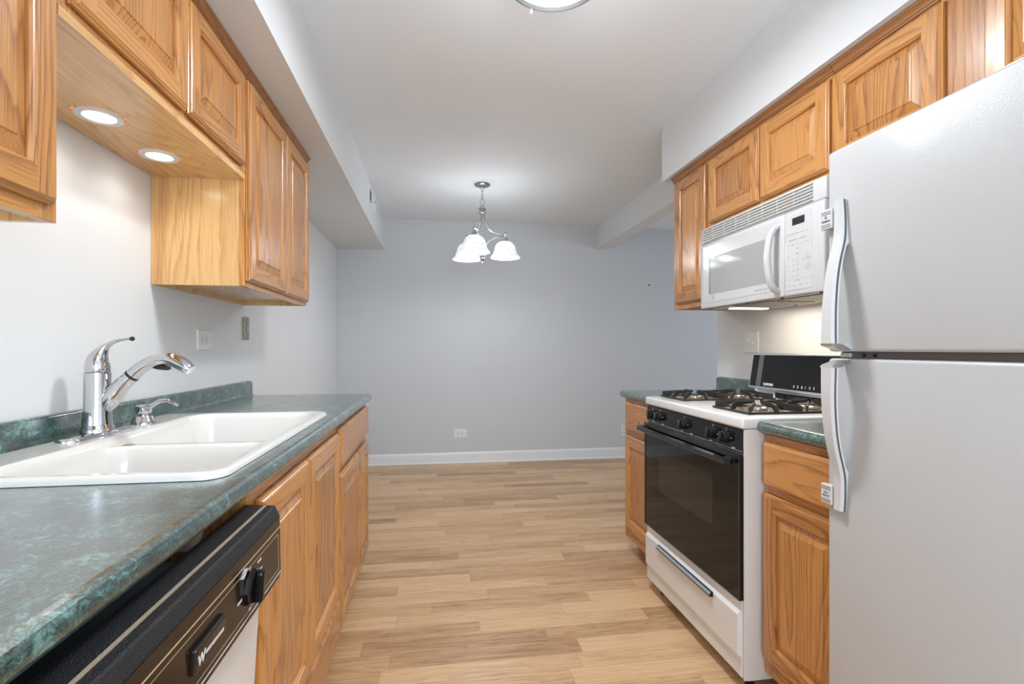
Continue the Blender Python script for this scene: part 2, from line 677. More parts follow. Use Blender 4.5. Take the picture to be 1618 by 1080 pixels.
baseboard('baseboard_back', 'x', YB, XL, XO, 1)
baseboard('baseboard_left', 'y', XL, 2.82, YB - 0.02, -1)
baseboard('baseboard_side', 'y', XO, YF, YB - 0.02, 1)

# ------------------------------------------------------------------ cabinets
OAKM = ['oak_z', 'oak_y', 'oak_x']


def side_of(sgn):
    return sgn


def make_door(parent, name, xf, sgn, y0, y1, z0, z1, t=0.020, fw=0.052, panel=True, arch=False):
    """raised-panel door. xf = plane the door sits on, sgn = direction it faces."""
    def rect(i, d):
        x = xf + sgn * d
        return [(x, y0 + i, z0 + i), (x, y1 - i, z0 + i), (x, y1 - i, z1 - i), (x, y0 + i, z1 - i)]
    m = MB()

    def rings(lst):
        vr = [[m.bm.verts.new(p) for p in rect(i, d)] for i, d in lst]
        for a, b in zip(vr, vr[1:]):
            for k in range(4):
                j = (k + 1) % 4
                f = m.bm.faces.new((a[k], a[j], b[j], b[k]))
                f.material_index = 1 if k in (0, 2) else 0
        return vr
    edge = [(0.0, 0.0015), (0.0, t - 0.010), (0.0035, t - 0.008), (0.0040, t - 0.006), (0.006, t - 0.0035), (0.009, t - 0.0018), (0.0095, t)]
    vr = rings(edge)
    m.bm.faces.new(vr[0])
    if not panel:
        # slab drawer front
        f = m.bm.faces.new(vr[-1])
        for ff in m.bm.faces:
            ff.material_index = 1
        return m.build(name, OAKM, parent)
    a, b = 0.0095, fw
    x = xf + sgn * t
    Y0, Y1, Z0, Z1 = y0 + a, y1 - a, z0 + a, z1 - a
    y2, y3, z2, z3 = y0 + b, y1 - b, z0 + b, z1 - b
    m.quad([(x, Y0, Z0), (x, y2, Z0), (x, y2, Z1), (x, Y0, Z1)], 0)
    m.quad([(x, y3, Z0), (x, Y1, Z0), (x, Y1, Z1), (x, y3, Z1)], 0)
    m.quad([(x, y2, Z0), (x, y3, Z0), (x, y3, z2), (x, y2, z2)], 1)
    m.quad([(x, y2, z3), (x, y3, z3), (x, y3, Z1), (x, y2, Z1)], 1)
    rings([(fw, t), (fw + 0.001, t - 0.002), (fw + 0.004, t - 0.0028), (fw + 0.0065, t - 0.0065), (fw + 0.0075, t - 0.0095), (fw + 0.0075, 0.004)])
    d = m.build(name, OAKM, parent)
    # raised panel
    p = MB()
    base = fw + 0.0076
    lst = [(base, 0.005), (base, t - 0.012), (base + 0.004, t - 0.0115), (base + 0.026, t - 0.0045), (base + 0.0275, t - 0.0022), (base + 0.030, t - 0.0018)]
    vr = [[p.bm.verts.new(q) for q in rect(i, dd)] for i, dd in lst]
    for A, B in zip(vr, vr[1:]):
        for k in range(4):
            j = (k + 1) % 4
            p.bm.faces.new((A[k], A[j], B[j], B[k]))
    p.bm.faces.new(vr[-1])
    p.bm.faces.new(vr[0])
    p.build('panel', ['oak_z'], d)
    return d


def make_upper(name, label, sgn, xw, xf, y0, y1, z0, z1, doors, dz0, dz1, stiles, side_mat='veneer_z', crown=True, group=None):
    """wall cabinet: xw wall plane, xf front plane of face frame"""
    t = thing(name, label, 'cabinet', ((xw + xf) / 2, (y0 + y1) / 2, z0), group)
    fr = 0.019
    xb = xf - sgn * fr
    def bx(m, xa, xb_, *a, **k):
        m.box(min(xa, xb_), max(xa, xb_), *a, **k)
    e = 0.0005
    m = MB()
    xw2 = xw + sgn * 0.001
    bx(m, xw2, xb, y0 + e, y0 + 0.013, z0, z1, mi=0)
    bx(m, xw2, xb, y1 - 0.013, y1 - e, z0, z1, mi=0)
    bx(m, xw2, xb, y0 + 0.013, y1 - 0.013, z0 + 0.020, z0 + 0.032, mi=1)
    bx(m, xw2, xb, y0 + 0.013, y1 - 0.013, z1 - 0.012, z1, mi=1)
    bx(m, xw2, xw2 + sgn * 0.006, y0 + 0.013, y1 - 0.013, z0, z1 - 0.012, mi=0)
    m.build('carcass', [side_mat, 'veneer_y'], t)
    m = MB()
    for (a, b) in stiles:
        bx(m, xb, xf, a, b, z0, z1, bev=0.0012, seg=1, mi=0)
    ys = sorted(stiles)
    for (a, b), (c, d) in zip(ys, ys[1:]):
        bx(m, xb, xf - sgn * 0.0005, b, c, z0, dz0 + 0.012, mi=1)
        bx(m, xb, xf - sgn * 0.0005, b, c, dz1 - 0.012, z1, mi=1)
    m.build('face_frame', OAKM, t)
    if crown:
        m = MB()
        zc = z1
        prof = [(0.0, -0.030), (0.004, -0.030), (0.005, -0.025), (0.008, -0.023), (0.010, -0.016), (0.016, -0.009), (0.020, -0.007), (0.021, -0.002), (0.021, 0.0), (0.0, 0.0)]
        m.prism([(xf + sgn * p[0], zc + p[1]) for p in prof], 'y', y0 + e, y1 - e)
        m.build('moulding', ['moulding_y'], t)
    for (a, b) in doors:
        make_door(t, 'door', xf, sgn, a, b, dz0, dz1)
    return t


LW, LF = XL, -0.658      # left wall cabinets: wall plane, face plane
ZT = ZS - 0.001
make_upper('upper_cabinet', 'oak wall cabinet nearest the camera at the left edge, cropped by the frame', 1, LW, LF, 0.38, 0.9990, 1.370, ZT,
           [(0.405, 0.685), (0.692, 0.978)], 1.396, 2.082, [(0.38, 0.41), (0.675, 0.70), (0.955, 0.9990)], group='oak wall cabinets')
sc = make_upper('upper_cabinet', 'short oak wall cabinet above the sink with round lights in its underside board', 1, LW, LF, 1.0, 1.8855, 1.758, ZT,
                [(1.022, 1.442), (1.452, 1.847)], 1.773, 2.082, [(1.0, 1.045), (1.425, 1.47), (1.835, 1.8855)], group='oak wall cabinets')
fc = make_upper('upper_cabinet', 'tall two-door oak wall cabinet at far end of the left wall', 1, LW, LF, 1.8865, 2.738, 1.370, ZT,
                [(1.888, 2.330), (2.336, 2.722)], 1.388, 2.090, [(1.8865, 1.912), (2.315, 2.35), (2.705, 2.738)], group='oak wall cabinets')
# board under the short cabinet carrying the puck lights, with round cut-outs
PUCKS = [(-0.838, 1.155), (-0.840, 1.422), (-0.832, 1.688)]
PR = 0.056


def board_with_holes(m, x0, x1, y0, y1, z0, z1, holes, r, mi=0):
    seg = 32
    ys = [y0]
    for (a, b), (c, d) in zip(holes, holes[1:]):
        ys.append((b + d) / 2)
    ys.append(y1)
    for i, (hx, hy) in enumerate(holes):
        a, b = ys[i], ys[i + 1]
        circ, outer = [], []
        for k in range(seg):
            t = 2 * pi * (k + 0.5) / seg
            dx, dy = cos(t), sin(t)
            circ.append((hx + r * dx, hy + r * dy))
            ts = []
            if dx > 1e-9: ts.append((x1 - hx) / dx)
            if dx < -1e-9: ts.append((x0 - hx) / dx)
            if dy > 1e-9: ts.append((b - hy) / dy)
            if dy < -1e-9: ts.append((a - hy) / dy)
            s = min(ts)
            outer.append([hx + s * dx, hy + s * dy])
        for (cx_, cy_) in ((x0, a), (x1, a), (x1, b), (x0, b)):
            k = min(range(seg), key=lambda q: (outer[q][0] - cx_) ** 2 + (outer[q][1] - cy_) ** 2)
            outer[k] = [cx_, cy_]
        for z in (z0, z1):
            for k in range(seg):
                j = (k + 1) % seg
                m.quad([(*circ[k], z), (*circ[j], z), (*outer[j], z), (*outer[k], z)], mi)
        for k in range(seg):
            j = (k + 1) % seg
            m.quad([(*circ[k], z0), (*circ[j], z0), (*circ[j], z1), (*circ[k], z1)], mi)
    m.quad([(x1, y0, z0), (x1, y1, z0), (x1, y1, z1), (x1, y0, z1)], mi)
    m.quad([(x0, y0, z0), (x0, y1, z0), (x0, y1, z1), (x0, y0, z1)], mi)
    m.quad([(x0, y0, z0), (x1, y0, z0), (x1, y0, z1), (x0, y0, z1)], mi)
    m.quad([(x0, y1, z0), (x1, y1, z0), (x1, y1, z1), (x0, y1, z1)], mi)


m = MB()
board_with_holes(m, LW + 0.001, LF + 0.002, 1.0005, 1.885, 1.739, 1.7572, PUCKS, PR + 0.001)
lb = m.build('light_board', ['veneer_y'], sc)
for (x, y) in ((-0.73, 1.475), (-0.90, 1.505), (-0.735, 1.75), (-0.90, 1.80)):
    MB().lathe([(0.0035, -0.0012), (0.0035, 0.0)], (x, y, 1.7388), seg=10).build('screw', ['satin_metal'], lb)
for i, (x, y) in enumerate(PUCKS):
    t = thing('recessed_light', ['round recessed light nearest the camera, mostly hidden behind the near cabinet',
                                 'larger-looking lit round recessed light, middle of three under the short cabinet',
                                 'lit round recessed light closest to the tall cabinet side panel'][i], 'light', (x, y, 1.735), 'round lights under the short cabinet')
    MB().lathe([(0.050, 0.003), (0.0535, 0.0), (0.0535, -0.003), (0.050, -0.0055), (0.036, -0.0045), (0.033, -0.001), (0.033, 0.003)], (x, y, 1.7395), seg=40, cap=False).build('trim_ring', 'puck_white', t)
    MB().lathe([(0.001, 0.0), (0.033, 0.0), (0.033, -0.0015), (0.001, -0.0025)], (x, y, 1.7390), seg=32).build('lens', 'lamp_disc', t)
    d = bpy.data.lights.new('puck_lamp', 'SPOT')
    d.energy = 1.1
    d.color = (1.0, 0.95, 0.88)
    d.spot_size = radians(150)
    d.spot_blend = 0.7
    d.shadow_soft_size = 0.03
    lo = bpy.data.objects.new('puck_lamp', d)
    lo.location = (x, y, 1.728)
    COL.objects.link(lo)

# right wall cabinets
RW, RF = XR, 1.355
make_upper('upper_cabinet', 'tall single-door oak wall cabinet at far end of the right wall beside the microwave', -1, RW, RF, 2.3575, 2.735, 1.373, ZT - 0.004,
           [(2.372, 2.690)], 1.400, 2.082, [(2.3575, 2.40), (2.67, 2.735)], group='oak wall cabinets')
make_upper('upper_cabinet', 'short two-door oak wall cabinet directly above the white microwave', -1, RW, RF, 1.5515, 2.3565, 1.752, ZT - 0.004,
           [(1.566, 1.938), (1.949, 2.339)], 1.770, 2.082, [(1.5515, 1.59), (1.92, 1.965), (2.315, 2.3565)], group='oak wall cabinets')
make_upper('upper_cabinet', 'oak wall cabinet above the refrigerator at upper right, doors partly hidden by it', -1, RW, RF, 0.55, 1.5505, 1.752, ZT - 0.004,
           [(0.60, 1.065), (1.169, 1.546)], 1.768, 2.082, [(0.55, 0.62), (1.05, 1.185), (1.52, 1.5505)], group='oak wall cabinets')


# base cabinets
def make_base(label, sgn, xw, xf, y0, y1, doors, drawers, stiles, dz=(0.105, 0.660), wz=(0.700, 0.835), top=0.873, low_board=None, toe=True, end_near=False, end_far=False):
    t = thing('base_cabinet', label, 'cabinet', ((xw + xf) / 2, (y0 + y1) / 2, 0.0), 'oak base cabinets')
    fr = 0.019
    xb = xf - sgn * fr
    def bx(m, xa, xb_, *a, **k):
        m.box(min(xa, xb_), max(xa, xb_), *a, **k)
    m = MB()
    xw2 = xw + sgn * 0.001
    bx(m, xw2, xb, y0 + 0.0005, y0 + 0.015, 0.09, top, mi=0)
    bx(m, xw2, xb, y1 - 0.015, y1 - 0.0005, 0.09, top, mi=0)
    bx(m, xw2, xb, y0 + 0.015, y1 - 0.015, 0.09, 0.105, mi=1)
    bx(m, xw2, xw2 + sgn * 0.006, y0 + 0.015, y1 - 0.015, 0.105, top, mi=0)
    m.build('carcass', ['oak_z', 'oak_y'], t)
    m = MB()
    xt = xf - sgn * 0.075
    bx(m, xw2, xt, y0 + 0.0005, y1 - 0.0005, 0.0, 0.0895, mi=0)
    m.build('toe_kick', ['oak_y'], t)
    m = MB()
    for (a, b) in stiles:
        bx(m, xb, xf, a, b, 0.09, top, bev=0.001, seg=1, mi=0)
    ys = sorted(stiles)
    for (a, b), (c, d) in zip(ys, ys[1:]):
        bx(m, xb, xf - sgn * 0.0005, b, c, 0.09, dz[0] + 0.012, mi=1)
        bx(m, xb, xf - sgn * 0.0005, b, c, wz[1] - 0.012 if drawers else dz[1] - 0.012, top, mi=1)
        if drawers:
            bx(m, xb, xf - sgn * 0.0005, b, c, dz[1] - 0.012, wz[0] + 0.012, mi=1)
    m.build('face_frame', OAKM, t)
    for (a, b) in doors:
        make_door(t, 'door', xf, sgn, a, b, *dz)
    for (a, b) in drawers:
        make_door(t, 'drawer', xf, sgn, a, b, *wz, panel=False)
    if low_board:
        make_door(t, 'bottom_board', xf, sgn, low_board[0], low_board[1], low_board[2], low_board[3], panel=False)
    return t


BL = -0.370
make_base('oak base cabinet at far end of the left counter, one drawer over two doors', 1, LW, BL, 1.9785, 2.785,
          [(1.994, 2.452), (2.462, 2.772)], [(1.994, 2.772)], [(1.9785, 2.02), (2.44, 2.475), (2.755, 2.785)],
          dz=(0.098, 0.668), wz=(0.702, 0.848))
make_base('oak sink base cabinet beside the dishwasher, two doors over a plain board', 1, LW, BL, 1.0725, 1.9775,
          [(1.112, 1.502), (1.514, 1.952)], [], [(1.0725, 1.12), (1.49, 1.525), (1.94, 1.9775)],
          dz=(0.235, 0.838), low_board=(1.09, 1.962, 0.075, 0.222))
make_base('oak base cabinet in front of the dishwasher, nearest the camera on the left', 1, LW, BL, -0.30, 0.435,
          [(-0.285, 0.060), (0.072, 0.42)], [(-0.285, 0.42)], [(-0.30, -0.27), (0.05, 0.085), (0.405, 0.435)])
BR = 1.075
make_base('narrow oak base cabinet at far end of the right counter, beyond the stove', -1, RW, BR, 2.318, 2.765,
          [(2.33, 2.728)], [(2.33, 2.728)], [(2.318, 2.35), (2.71, 2.765)], dz=(0.150, 0.668), wz=(0.700, 0.852))
make_base('oak base cabinet between the stove and the refrigerator, drawer over door', -1, RW, BR, 1.152, 1.5265,
          [(1.165, 1.515)], [(1.165, 1.515)], [(1.152, 1.19), (1.49, 1.5265)], dz=(0.143, 0.682), wz=(0.708, 0.848))

# ------------------------------------------------------------------ countertops
CT, CB = 0.912, 0.8745


def nose(sgn, x_in, x_out):
    """closed profile (x,z) of worktop with rolled front edge"""
    r = 0.017
    p = [(x_in, CB), (x_out - sgn * r * 0.7, CB)]
    for k in range(9):
        a = -pi / 2 + pi * k / 8
        p.append((x_out - sgn * r + sgn * r * cos(a), (CT + CB) / 2 + ((CT - CB) / 2) * sin(a)))
    # slight drip lip then flat
    p.append((x_out - sgn * (r + 0.012), CT))
    p.append((x_in, CT))
    return p


def splash(m, sgn, xw, y0, y1, h=0.075, th=0.019):
    z0 = CT - 0.001
    p = [(xw + sgn * 0.0008, z0), (xw + sgn * (th + 0.008), z0), (xw + sgn * (th + 0.002), z0 + 0.005), (xw + sgn * th, z0 + 0.012)]
    for k in range(7):
        a = pi / 2 * k / 6
        p.append((xw + sgn * (th - 0.008 + 0.008 * cos(a)), CT + h - 0.008 + 0.008 * sin(a)))
    p.append((xw + sgn * 0.0008, CT + h))
    n = len(p)
    # rounded far top corner
    rings = [[(q[0], y0, q[1]) for q in p]]
    R = 0.022
    for k in range(8):
        a = pi / 2 * k / 7
        yy = y1 - R + R * sin(a)
        dz = R * (1 - cos(a))
        rings.append([(q[0], yy, min(q[1], CT + h - dz)) for q in p])
    m.loft(rings, smooth=False)


# sink rectangle
SX0, SX1, SYa, SYb = -0.928, -0.383, 0.985, 1.925
t = thing('countertop', 'long dark green marbled laminate countertop on the left holding the sink', 'countertop', (-0.65, 1.3, CB))
m = MB()
hx0, hx1, hy0, hy1 = SX0 + 0.015, SX1 - 0.015, SYa + 0.015, SYb - 0.015
pn = nose(1, hx1, -0.336)
m.prism(pn, 'y', -0.30, 2.785)
xw = XL + 0.0008
m.box(xw, hx1, -0.30, hy0, CB, CT)
m.box(xw, hx1, hy1, 2.785, CB, CT)
m.box(xw, hx0, hy0, hy1, CB, CT)
# rounded far end
ends = []
for k in range(7):
    a = pi / 2 * k / 6
    ends.append((2.785 + 0.015 * sin(a), 0.017 * (1 - cos(a))))
rings = []
for (yy, dz) in ends:
    rr = nose(1, xw, -0.336 - (0.006 * (dz / 0.017)))
    zc = (CT + CB) / 2
    rings.append([(q[0], yy, zc + (q[1] - zc) * (1 - dz / 0.0188)) for q in rr])
m.loft(rings)
m.build('worktop', 'green_laminate', t)
m = MB()
splash(m, 1, XL, -0.30, 2.80)
m.build('backsplash', 'green_laminate', t)

t = thing('countertop', 'short dark green laminate countertop at far end beyond the stove', 'countertop', (1.35, 2.55, CB), 'right-hand green countertops')
m = MB()
m.prism(nose(-1, XR - 0.0008, 1.050), 'y', 2.3135, 2.785)
rings = []
for (yy, dz) in ends:
    rr = nose(-1, XR - 0.0008, 1.050 + (0.006 * (dz / 0.017)))
    zc = (CT + CB) / 2
    rings.append([(q[0], yy - 0.0005, zc + (q[1] - zc) * (1 - dz / 0.0188)) for q in rr])
m.loft(rings)
m.build('worktop', 'green_laminate', t)
m = MB()
splash(m, -1, XR, 2.3135, 2.778)
m.build('backsplash', 'green_laminate', t)

t = thing('countertop', 'small dark green laminate countertop between the stove and the refrigerator', 'countertop', (1.35, 1.34, CB), 'right-hand green countertops')
m = MB()
m.prism(nose(-1, XR - 0.0008, 1.050), 'y', 1.152, 1.531)
m.build('worktop', 'green_laminate', t)
m = MB()
splash(m, -1, XR, 1.152, 1.531)
m.build('backsplash', 'green_laminate', t)


# ------------------------------------------------------------------ sink
def sdrr(x, y, cx, cy, hx, hy, r):
    qx, qy = abs(x - cx) - hx + r, abs(y - cy) - hy + r
    return min(max(qx, qy), 0) + sqrt(max(qx, 0) ** 2 + max(qy, 0) ** 2) - r


def sstep(t):
    t = max(0.0, min(1.0, t))
    return t * t * (3 - 2 * t)


def sink_z(x, y):
    cx, cy = (SX0 + SX1) / 2, (SYa + SYb) / 2
    d = sdrr(x, y, cx, cy, (SX1 - SX0) / 2, (SYb - SYa) / 2, 0.045)
    z = 0.926
    # outer rolled rim
    if d > -0.014:
        q = min(1.0, (d + 0.014) / 0.014)
        z = 0.926 - 0.013 * (1 - sqrt(max(0, 1 - q * q)))
    # basin area: slight step down
    bx0, bx1 = -0.812, SX1 - 0.030
    by0, by1 = SYa + 0.032, SYb - 0.032
    db = sdrr(x, y, (bx0 + bx1) / 2, (by0 + by1) / 2, (bx1 - bx0) / 2, (by1 - by0) / 2, 0.075)
    z -= 0.020 * sstep((-db + 0.006) / 0.024)
    # two bowls
    ydv = 1.418
    for (a, b) in ((by0 + 0.004, ydv - 0.014), (ydv + 0.014, by1 - 0.004)):
        dd = sdrr(x, y, (bx0 + bx1) / 2, (a + b) / 2, (bx1 - bx0) / 2 - 0.004, (b - a) / 2, 0.065)
        z -= 0.150 * sstep((-dd) / 0.045)
    return z


m = MB()
nx, ny = 130, 200
RC = 0.045


def dens(t):
    """denser samples near both ends"""
    return t + 0.75 * (-sin(2 * pi * t) / (2 * pi))


vs = {}
for i in range(nx + 1):
    x = SX0 + (SX1 - SX0) * dens(i / nx)
    e = min(x - SX0, SX1 - x)
    ins = 0.0 if e >= RC else RC - sqrt(max(0.0, RC * RC - (RC - e) ** 2))
    for j in range(ny + 1):
        y = SYa + ins + (SYb - SYa - 2 * ins) * dens(j / ny)
        vs[i, j] = m.bm.verts.new((x, y, sink_z(x, y)))
for i in range(nx):
    for j in range(ny):
        m.bm.faces.new((vs[i, j], vs[i + 1, j], vs[i + 1, j + 1], vs[i, j + 1])).smooth = True
t = thing('kitchen_sink', 'white enamel double-bowl sink set into the green left countertop', 'sink', (-0.655, 1.455, 0.912))
bowl = m.build('basin', 'enamel', t, angle=60)
MB().lathe([(0.001, 0.0), (0.036, 0.0), (0.042, 0.003), (0.044, 0.001), (0.044, -0.002)], (-0.60, 1.20, sink_z(-0.60, 1.20) + 0.001)).build('drain', 'satin_metal', t)
MB().lathe([(0.001, 0.0), (0.036, 0.0), (0.042, 0.003), (0.044, 0.001), (0.044, -0.002)], (-0.60, 1.66, sink_z(-0.60, 1.66) + 0.001)).build('drain', 'satin_metal', t)
MB().lathe([(0.001, 0.0012), (0.010, 0.0010), (0.012, 0.0)], (-0.770, 1.418, sink_z(-0.770, 1.418) + 0.0005), seg=20).build('overflow_cap', 'brass_metal', t)

# ------------------------------------------------------------------ faucet
FX, FY = -0.874, 1.472
zb = sink_z(FX, FY)
t = thing('faucet', 'chrome single-lever pull-out kitchen faucet at the back of the sink', 'faucet', (FX, FY, zb))
m = MB()
for_ring = []
def stadium(hl, hr, z, n=12):
    pts = []
    for k in range(n + 1):
        a = pi * k / n
        pts.append((FX + hr * cos(a), FY + hl - hr + hr * sin(a), z))
    for k in range(n + 1):
        a = pi + pi * k / n
        pts.append((FX + hr * cos(a), FY - hl + hr + hr * sin(a), z))
    return pts
m.loft([stadium(0.128, 0.029, zb), stadium(0.128, 0.029, zb + 0.004), stadium(0.126, 0.027, zb + 0.0075), stadium(0.120, 0.021, zb + 0.009)], smooth=True)
m.build('deck_plate', 'chrome', t, angle=50)
m = MB()
m.lathe([(0.0365, 0.006), (0.0365, 0.014), (0.0345, 0.020), (0.0325, 0.026), (0.0335, 0.027), (0.0315, 0.045), (0.0300, 0.075), (0.0290, 0.11), (0.0288, 0.140), (0.0295, 0.158), (0.0295, 0.162), (0.025, 0.163)], (FX, FY, zb), seg=40)
m.build('body', 'chrome', t)
# lever: dome blending into a curved lever
m = MB()
m.lathe([(0.0265, 0.163), (0.0275, 0.165), (0.0275, 0.178), (0.0262, 0.186)], (FX, FY, zb), seg=40)
ctr = spline([(FX - 0.001, zb + 0.180, 0.0268, 1.0), (FX + 0.001, zb + 0.198, 0.0235, 1.0), (FX + 0.009, zb + 0.216, 0.0165, 0.95), (FX + 0.022, zb + 0.232, 0.0105, 0.75),
              (FX + 0.044, zb + 0.245, 0.0075, 0.6), (FX + 0.068, zb + 0.2505, 0.0055, 0.6), (FX + 0.080, zb + 0.251, 0.0045, 0.8)], 6)
m.tube([(p[0], FY, p[1]) for p in ctr], [p[2] for p in ctr], 24, squash=[p[3] for p in ctr])
m.build('lever', 'chrome', t, angle=60)
m = MB()
m.lathe([(0.0045, 0), (0.006, 0.003), (0.006, 0.007), (0.004, 0.009)], (FX + 0.078, FY, zb + 0.251), axis='x', seg=16)
m.build('lever_tip', 'black_rubber', t)
# spout arm
m = MB()
ctr = spline([(-0.862, 0.985, 0.012), (-0.850, 1.005, 0.020), (-0.838, 1.025, 0.0235), (-0.824, 1.045, 0.021), (-0.808, 1.064, 0.0185), (-0.793, 1.079, 0.0175)], 5)
m.tube([(p[0], FY, p[1]) for p in ctr], [p[2] for p in ctr], 24)
m.build('spout_arm', 'chrome', t, angle=60)
m = MB()
m.tube([(-0.7945, FY, 1.0775), (-0.7905, FY, 1.0815)], [0.0182, 0.0182], 24)
m.build('collar', 'black_rubber', t)
m = MB()
ctr = spline([(-0.790, 1.082, 0.0170, 1.0), (-0.770, 1.101, 0.0165, 1.0), (-0.745, 1.116, 0.0160, 1.0), (-0.715, 1.1235, 0.0162, 1.0), (-0.690, 1.120, 0.0185, 0.95), (-0.668, 1.108, 0.0205, 0.85), (-0.655, 1.098, 0.0205, 0.75), (-0.649, 1.093, 0.018, 0.72)], 6)
m.tube([(p[0], FY, p[1]) for p in ctr], [p[2] for p in ctr], 28, squash=[p[3] for p in ctr])
spr = m.build('spray_head', 'chrome', t, angle=60)
m = MB()
ctr = spline([(-0.742, 1.101, 0.002), (-0.732, 1.101, 0.0055), (-0.718, 1.101, 0.007), (-0.705, 1.099, 0.006), (-0.698, 1.100, 0.003)], 4)
m.tube([(p[0], FY, p[1]) for p in ctr], [p[2] for p in ctr], 12)
m.build('spray_button', 'black_satin', spr, angle=60)

# soap dispenser
DX, DY = -0.868, 1.672
zd = sink_z(DX, DY)
t = thing('soap_dispenser', 'small chrome soap dispenser pump on the sink ledge beside the faucet', 'soap dispenser', (DX, DY, zd))
MB().lathe([(0.033, 0.0), (0.033, 0.003), (0.029, 0.010), (0.0245, 0.020), (0.0225, 0.0235), (0.012, 0.024)], (DX, DY, zd), seg=32).build('base', 'chrome', t)
MB().lathe([(0.011, 0.022), (0.011, 0.031), (0.0185, 0.031), (0.0205, 0.034), (0.0215, 0.050), (0.0215, 0.053), (0.016, 0.056), (0.006, 0.057)], (DX, DY, zd), seg=32).build('pump_cap', 'chrome', t)
m = MB()
ctr = spline([(DX + 0.010, zd + 0.045, 0.009), (DX + 0.024, zd + 0.054, 0.0075), (DX + 0.044, zd + 0.066, 0.0062), (DX + 0.066, zd + 0.068, 0.0056), (DX + 0.084, zd + 0.060, 0.0050), (DX + 0.094, zd + 0.053, 0.0046)], 5)
m.tube([(p[0], DY, p[1]) for p in ctr], [p[2] for p in ctr], 14)
m.build('spout', 'chrome', t, angle=60)

# ------------------------------------------------------------------ dishwasher (door slightly ajar)
TILT = radians(3.3)
HX, HZ = -0.368, 0.10
MD = Matrix.Translation((HX, 0, HZ)) @ Matrix.Rotation(TILT, 4, 'Y') @ Matrix.Translation((-HX, 0, -HZ))
y0, y1 = 0.445, 1.045
t = thing('dishwasher', 'built-in dishwasher with brown-black control panel and white door below the left counter', 'dishwasher', (-0.66, (y0 + y1) / 2, 0.0))
m = MB()
m.box(XL + 0.03, -0.415, y0 + 0.003, y1 - 0.003, 0.10, 0.748)
m.build('tub', 'galvanised', t)
m = MB()
m.box(-0.44, -0.42, y0, y1, 0.0, 0.095)
m.build('toe_panel', 'black_satin', t)
m = MB(MD)
m.box(-0.405, HX, y0 + 0.002, y1 - 0.004, 0.105, 0.712, 0.004)
m.build('door', 'appliance_white', t)
m = MB(MD)
xp = HX
prof = [(xp - 0.035, 0.698), (xp + 0.016, 0.698), (xp + 0.029, 0.704), (xp + 0.0325, 0.716), (xp + 0.0235, 0.826), (xp + 0.015, 0.8425), (xp + 0.012, 0.8455), (xp - 0.042, 0.8455), (xp - 0.046, 0.840)]
m.prism(prof, 'y', y0, y1 + 0.007)
cp = m.build('control_panel', 'black_texture', t)
m = MB(MD)
m.box(xp - 0.006, xp - 0.0005, y0 + 0.002, y1 + 0.004, 0.8454, 0.8462)
m.build('worn_strip', 'tan_wear', cp)
# glossy brown face
def dwx(z, d=0.0):
    return xp + 0.0325 + (0.0235 - 0.0325) * (z - 0.716) / (0.826 - 0.716) + d
m = MB(MD)
za, zc = 0.717, 0.825
m.loft([[(dwx(za), y0 + 0.004, za), (dwx(za), y1 + 0.003, za), (dwx(zc), y1 + 0.003, zc), (dwx(zc), y0 + 0.004, zc)],
        [(dwx(za, 0.0012), y0 + 0.004, za), (dwx(za, 0.0012), y1 + 0.003, za), (dwx(zc, 0.0012), y1 + 0.003, zc), (dwx(zc, 0.0012), y0 + 0.004, zc)]])
face = m.build('fascia', 'brown_gloss', cp)
m = MB(MD)
def dline(ya, yb, z, w=0.0008, mi=0, d=0.0016):
    m.loft([[(dwx(z, d - 0.0006), ya, z), (dwx(z, d - 0.0006), yb, z), (dwx(z + w, d - 0.0006), yb, z + w), (dwx(z + w, d - 0.0006), ya, z + w)],
            [(dwx(z, d), ya, z), (dwx(z, d), yb, z), (dwx(z + w, d), yb, z + w), (dwx(z + w, d), ya, z + w)]], mi=mi)
dline(y0 + 0.004, y1 + 0.003, 0.8045, 0.0020)
dline(y0 + 0.004, y1 - 0.010, 0.7950, 0.0006)
dline(y0 + 0.004, y1 - 0.010, 0.7290, 0.0006)
m.loft([[(dwx(0.729, 0.001), y1 - 0.0106, 0.729), (dwx(0.729, 0.0016), y1 - 0.0106, 0.729), (dwx(0.729, 0.0016), y1 - 0.010, 0.729), (dwx(0.729, 0.001), y1 - 0.010, 0.729)],
        [(dwx(0.795, 0.001), y1 - 0.0106, 0.795), (dwx(0.795, 0.0016), y1 - 0.0106, 0.795), (dwx(0.795, 0.0016), y1 - 0.010, 0.795), (dwx(0.795, 0.001), y1 - 0.010, 0.795)]])
dline(y0 + 0.004, y1 + 0.003, 0.7195, 0.0016, 1)
# cycle marks round the knob
KY, KZ = 0.885, 0.764
U, V = (0, 1, 0), (-0.04, 0, 0.999)
for (dy, dz, s) in ((-0.055, -0.006, 'HEAVY'), (-0.004, 0.026, 'ON'), (0.036, 0.022, 'DRAIN'), (0.040, 0.006, 'WASH'), (0.046, -0.014, 'RINSE'), (-0.01, -0.036, 'OFF')):
    m.text(s, 0.0058, (dwx(KZ + dz, 0.0014), KY + dy, KZ + dz), U, V, mi=1)
m.build('panel_print', ['gold_line', 'print_white'], face)
m = MB(MD)
xk = dwx(KZ, 0.001)
m.lathe([(0.030, 0.0), (0.030, 0.006), (0.027, 0.009), (0.001, 0.009)], (xk, KY, KZ), axis='x', seg=8, smooth=False)
m.box(xk + 0.008, xk + 0.022, KY - 0.008, KY + 0.008, KZ - 0.026, KZ + 0.026, 0.005, 3)
m.build('knob', 'black_gloss', cp)
m = MB(MD)
bz = 0.762
xb_ = dwx(bz, 0.0)
m.box(xb_, xb_ + 0.007, 0.680, 0.775, bz - 0.016, bz + 0.016, 0.002)
bd = m.build('badge', 'black_satin', cp)
m = MB(MD)
